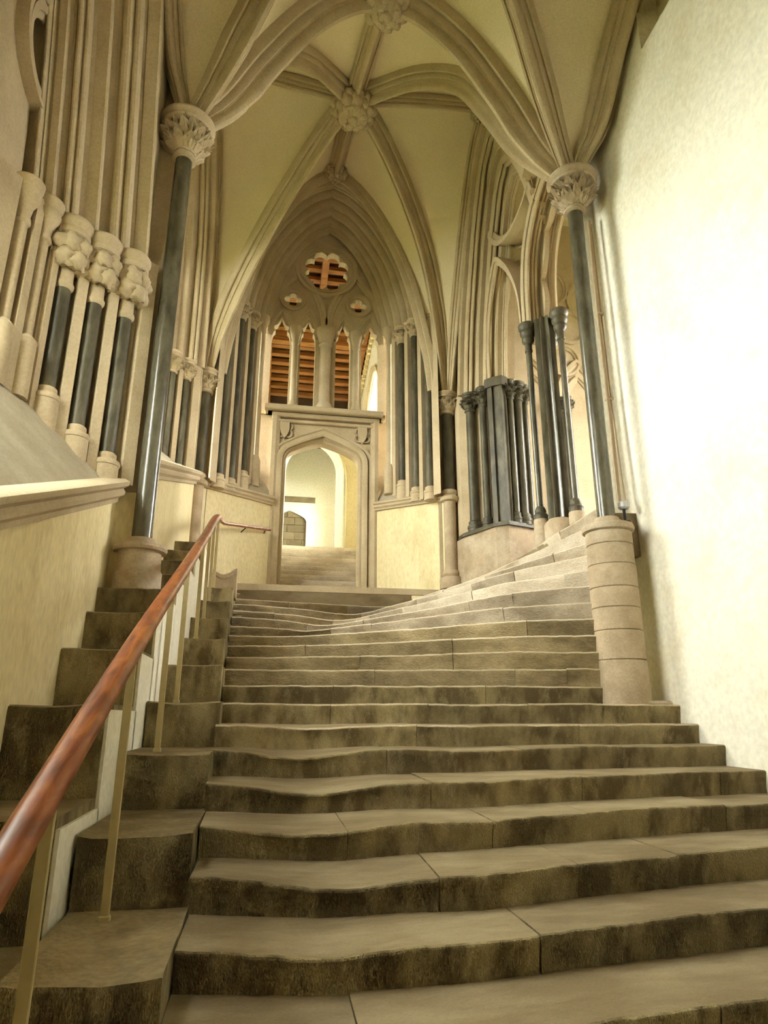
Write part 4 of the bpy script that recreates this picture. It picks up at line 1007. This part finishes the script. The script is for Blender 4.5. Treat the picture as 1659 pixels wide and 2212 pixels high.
# rounded coping at the head of the kerb
m = MB(); rows = []
for i in range(9):
    t = i/8; x = lerp(-.86, -.47, t); z = 2.06+.05*math.exp(-((t-.1)/.25)**2)-.05*sin(pi*min(1, t*1.2))+.05*max(0, t-.75)/.25
    rows.append([(x, 9.86, LZ(17)-.1), (x, 9.86, z-.09), (x, 9.83, z-.07), (x, 9.83, z-.02), (x, 9.87, z), (x, 10.15, z), (x, 10.15, LZ(17)-.1)])
m.grid(rows); k = 7; m.f += [tuple(range(k)), tuple(8*k+c for c in range(k-1, -1, -1))]; m.m += [0, 0]
m.build('coping', 'pinkstone', kerb, smooth=40)

m = MB(); wy = [(.6, -2.1)]+[(BY[a]+.03, LZ(a-2)-.03) for a in ks]+[(10.4, LZ(17)-.1), (10.4, -2.1)]
m.plate([wy], wallX(-.36), 0, -1.05); m.build('footing', 'riser', kerb)

# ------------------------------------------------------------------ raised wall steps along the left wall
ws = thing('wall_steps', 'high stone steps against the left wall behind the handrail', 'steps', (-1.15, 2.0, -1.4))
WT = [(-1.43, 1.6), (-.93, 2.55), (-.43, 3.45), (.07, 4.18), (.465, 5.02), (.805, 5.55), (1.045, 5.80), (1.33, 6.55), (1.60, 7.15), (1.90, 7.95), (2.21, 8.72)]
for i, (z, y) in enumerate(WT):
    y1 = WT[i+1][1]+.05 if i+1 < len(WT) else 10.4
    zb = WT[i-1][0]-.08 if i else z-.5
    m = MB(); x1 = -.885; x0 = XL1-.02 if y < 6.1 else XL2-.02
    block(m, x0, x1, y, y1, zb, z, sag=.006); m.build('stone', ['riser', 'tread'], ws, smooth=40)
    # limewashed side towards the kerb
    s_ = MB(); s_.box((x1-.02, y+.02, zb-.9), (x1+.018, y1, z-.055 if i < 3 else z-.03)); s_.build('limewashed_side', 'white', ws)

# ------------------------------------------------------------------ HANDRAILS
hr = thing('handrail', 'long varnished wooden handrail on beige metal posts climbing the stairs', 'handrail', (-.65, 3.6, -.9))
RP = [(-.60, .9, -.86), (-.62, 1.97, -.365), (-.655, 3.66, .38), (-.69, 5.6, 1.18), (-.72, 7.18, 1.84), (-.78, 9.63, 2.81), (-.79, 9.95, 2.86)]
PR = catmull(RP, 40)
def railprof(w, h): return [(w*a, h*b) for a, b in ((-.40, .5), (-.5, .15), (-.5, -.2), (-.38, -.5), (.38, -.5), (.5, -.2), (.5, .15), (.40, .5), (.2, .62), (-.2, .62))]
m = MB(); rows = []
for i, p in enumerate(PR):
    T = (PR[min(i+1, 40)]-PR[max(i-1, 0)]).normalized(); S = T.cross(Vector((0, 0, 1))).normalized(); U = S.cross(T)
    rows.append([tuple(p+S*a+U*b) for a, b in railprof(.098, .072)])
k = len(rows[0])
m.v = [p for r_ in rows for p in r_]
for i in range(40):
    for c in range(k): m.f.append((i*k+c, i*k+(c+1) % k, (i+1)*k+(c+1) % k, (i+1)*k+c)); m.m.append(0)
m.f += [tuple(range(k-1, -1, -1)), tuple(40*k+c for c in range(k))]; m.m += [0, 0]
m.build('rail', 'rail', hr, smooth=50, label='varnished reddish brown wooden rail')
def rail_at(y):
    for a, b in zip(PR, PR[1:]):
        if a.y <= y <= b.y: return lerp(a, b, (y-a.y)/(b.y-a.y))
    return PR[-1]
# flat steel strip under the rail
m = MB(); m.sweep([tuple(p+Vector((0, 0, -.044))) for p in PR], [(-.018, -.006), (.018, -.006), (.018, .006), (-.018, .006)], (1, 0, 0)); m.build('rail_strip', 'paint', hr)
for y, zb in ((1.2, LZ(-3)), (2.36, LZ(-1)), (3.56, LZ(1)), (4.55+.33, LZ(5)), (5.82, LZ(7)), (7.2, LZ(11)), (8.1, LZ(13)), (8.85, LZ(15)), (9.70, LZ(17))):
    p = rail_at(y); m = MB(); m.cbox((p.x-.020, y-.008, zb-.02), (p.x+.020, y+.008, p.z-.03), .003)
    po = m.build('post', 'paint', hr)
    MB().cbox((p.x-.026, y-.018, zb-.01), (p.x+.026, y+.018, zb+.018), .004).build('foot', 'paint', po)
h2_ = thing('wall_handrail', 'short wooden handrail on the cream wall left of the doorway', 'handrail', (-.4, 10.9, 3.0))
m = MB(); m.tube([(-.78, 9.97, 2.865), (-.74, 10.25, 2.90), (-.03, 11.28, 3.115)], .028, 12); m.build('rail', 'rail', h2_, smooth=50)
for p, q in (((-.40, 10.74, 3.0), (-.50, 10.92, 2.95)), ((-.10, 11.18, 3.09), (-.14, 11.36, 3.04))):
    MB().tube([p, q], .010, 8).build('bracket', 'black', h2_)

# ------------------------------------------------------------------ pipe and box by the right column
pp = thing('wall_pipe', 'thin brown pipe running up the wall beside the right column', 'pipe', (3.66, 6.2, 2.1))
m = MB(); m.tube([(3.62, 6.14, 2.12), (3.64, 6.18, 2.3), (3.655, 6.2, 3.0), (3.65, 6.2, 4.3), (3.665, 6.21, 5.85)], .022, 10); m.build('tube', 'copper', pp, smooth=50)
m = MB(); m.tube([(3.665, 6.10, 2.15), (3.675, 6.14, 2.45), (3.68, 6.18, 3.3), (3.685, 6.2, 5.8)], .009, 8); m.build('cable', 'copper', pp, smooth=50)
for z in (3.4, 4.5): MB().cbox((3.63, 6.17, z), (3.71, 6.235, z+.035), .006).build('clip', 'copper', pp)
lb = thing('spotlight', 'small grey box fitting at the foot of the right column shaft', 'light fitting', (3.60, 6.0, 1.95))
m = MB(); m.cbox((3.545, 5.98, 2.06), (3.645, 6.08, 2.15), .02); m.build('housing', 'boxgrey', lb)
m = MB(); m.tube([(3.60, 6.04, 2.06), (3.60, 6.04, 1.93)], .016, 8); m.cbox((3.57, 6.0, 1.90), (3.64, 6.08, 1.94), .008); m.build('bracket', 'black', lb)

# ------------------------------------------------------------------ PASSAGE beyond the doorway
mb = MB(); mb.box((-.75, 11.85, 1.0), (-.5, 19.2, 12))
pw = mb.build('wall_passage_left', 'white', kind='structure'); pw['label'] = 'left wall of the passage beyond the doorway'
wo = [(12.6, 4.3)]+arch2(13.9, 1.3, 6.3, 1.6, 10)+[(15.2, 4.3)]
added_opening = [(16.9, 4.8)]+arch2(17.5, .6, 6.0, .8, 10)+[(18.1, 4.8)]  # extra opening added to brighten the passage end wall
mb = MB(); mb.plate([[(11.85, 1.0), (19.2, 1.0), (19.2, 12), (11.85, 12)], wo, added_opening], wallX(2.2), 0, .3)
pr_ = mb.build('wall_passage_right', 'white', kind='structure'); pr_['label'] = 'right wall of the passage with a bright window'
W4 = bpy.data.objects.new('window_4', None); COL.objects.link(W4); W4.location = (2.4, 13.75, 4.3); W4['kind'] = 'structure'; W4['label'] = 'bright window in the right wall of the passage'
MB().plate([wo], wallX(2.42), 0, .008).build('glass_pane', 'glass', W4)
MB().plate([added_opening], wallX(2.42), 0, .008).build('glass_pane', 'glass', W4)  # pane of the added opening
MB().sweep([(2.19, u, v) for u, v in reversed(wo)], prof(ROLL, .14, .10), (-1, 0, 0)).build('window_moulding', 'stone', W4, smooth=35)
for y in (13.3, 14.2): MB().box((2.36, y-.05, 4.3), (2.48, y+.05, 7.7)).build('mullion', 'stone', W4)
mb = MB(); mb.plate([[(-.75, 1.0), (2.5, 1.0), (2.5, 12), (-.75, 12)]], wallY(19.0), 0, .2)
pe = mb.build('wall_passage_end', 'white', kind='structure'); pe['label'] = 'white end wall of the passage with a blocked doorway'
# blocked doorway in the end wall: frame and individual blocking stones
bd = thing('blocked_doorway', 'low stone doorway filled with squared blocks at the end of the passage', 'doorway', (.55, 18.95, 3.85))
da = [(.0, 3.8)]+arch4(.50, .50, 5.48, .36, 6)+[(1.0, 3.8)]
MB().plate([[(-.4, 3.8), (-.4, 6.22), (1.22, 6.22), (1.22, 3.8)]+list(reversed(da))], wallY(18.90), 0, .12).build('surround', 'white', bd)
MB().box((-.4, 18.84, 6.10), (1.24, 18.92, 6.26)).build('lintel_moulding', 'blockstone', bd)
def arch_top(x):
    a = arch4(.50, .50, 5.48, .36, 6)
    for (u, v), (u2, v2) in zip(a, a[1:]):
        if u <= x <= u2: return v+(v2-v)*(x-u)/max(1e-6, u2-u)
    return 5.35
z = 3.85; row = 0
while z < 5.86:
    h = .225; x = .0-(.22 if row % 2 else 0)
    while x < 1.0:
        a, b = max(x, .0)+.008, min(x+.44, 1.0)-.008
        if b-a > .05:
            top = [min(z+h-.012, arch_top(lerp(a, b, t/4))-.01) for t in range(5)]
            if max(top) > z+.04:
                poly = [(a, z), (b, z)]+[(lerp(a, b, t/4), max(top[t], z+.01)) for t in range(4, -1, -1)]
                MB().plate([poly], wallY(18.955), random.uniform(0, .012), .06).build('brick', 'blockstone', bd)
        x += .44
    z += h; row += 1
# transverse arch in the passage
MB().sweep([(u, 16.0, v) for u, v in ([(.14, 3.7)]+arch2(.92, .78, 5.95, .98, 10)+[(1.70, 3.7)])], prof(ROLL, .30, .14), (0, -1, 0)).build('transverse_arch', 'white', pr_, smooth=35)
MB().plate([[(-.6, 3.5), (-.6, 7.9), (2.3, 7.9), (2.3, 3.5), (1.86, 3.5), (1.86, 5.95)]+list(reversed(arch2(.92, .94, 5.95, 1.16, 10)))[1:-1]+[(-.02, 5.95), (-.02, 3.5)]], wallY(16.1), 0, .3).build('passage_arch', 'cream', pr_)
# passage steps
ps = thing('passage_steps', 'steps climbing beyond the stone doorway', 'staircase', (.9, 12, LAND))
NPS = 10
for k in range(NPS):
    y0 = 11.72+.335*k; zt = LAND+R*(k+1)+.0
    m = MB(); block(m, -.5, 2.2, y0, y0+.40 if k < NPS-1 else 19.0, zt-R-.04, zt-.0, sag=.02)
    m.build('step', ['riser_lit', 'tread'], ps, smooth=40)
MB().box((-.6, 11.5, LAND-.4), (2.3, 11.75, LAND-.02)).build('threshold', 'tread', ps)

# timber ceiling of the passage
tc_ = thing('timber_ceiling', 'sloping timber ceiling of close joists seen through the tracery', 'ceiling', (.85, 14, 8.5), kind='structure')
def tz(y): return 9.62-(y-11.9)*.27
m = MB(); m.add([(-.6, 11.7, tz(11.7)+.14), (2.3, 11.7, tz(11.7)+.14), (2.3, 18.9, tz(18.9)+.14), (-.6, 18.9, tz(18.9)+.14), (-.6, 11.7, tz(11.7)+.2), (2.3, 11.7, tz(11.7)+.2), (2.3, 18.9, tz(18.9)+.2), (-.6, 18.9, tz(18.9)+.2)],
     [(0, 1, 2, 3), (4, 7, 6, 5), (0, 4, 5, 1), (2, 6, 7, 3), (1, 5, 6, 2), (0, 3, 7, 4)]); m.build('boarding', 'dark', tc_)
jm_ = MB().box((-.42, -.055, -.06), (2.12, .055, .07)); jo = jm_.build('joist', 'timber', tc_)
jme = jo.data; bpy.data.objects.remove(jo)
y = 11.95
while y < 16.6:
    o = bpy.data.objects.new('joist', jme); COL.objects.link(o); adopt(o, tc_); o.location = (0, y, tz(y)+.05); o.rotation_euler = (-math.atan(.27), 0, 0)
    y += .285
def beam(x, y0, y1, w, h):
    m = MB(); v = []
    for yy in (y0, y1):
        for dx, dz in ((-w, -h), (w, -h), (w, .1), (-w, .1)): v.append((x+dx, yy, tz(yy)+dz))
    m.add(v, [(0, 1, 5, 4), (1, 2, 6, 5), (2, 3, 7, 6), (3, 0, 4, 7), (0, 3, 2, 1), (4, 5, 6, 7)]); m.build('beam', 'timber', tc_)
beam(-.30, 11.75, 16.9, .08, .22); beam(2.0, 11.75, 16.9, .08, .22); beam(.87, 11.75, 13.4, .07, .20)
MB().box((-.5, 14.3, tz(14.3)-.25), (2.2, 14.5, tz(14.3)+.1)).build('beam', 'timber', tc_)
# carved cornices
for x in (-.46, 2.14):
    m = MB(); yy = 11.9
    while yy < 16.8:
        m.cbox((x-.05, yy, tz(yy)-.42), (x+.05, yy+.09, tz(yy)-.30), .015); yy += .17
    m.box((x-.06, 11.9, 5.0), (x+.05, 11.95, 5.1))
    m.build('cornice', 'cream', pw if x < 0 else pr_)

bpy.context.view_layer.update()
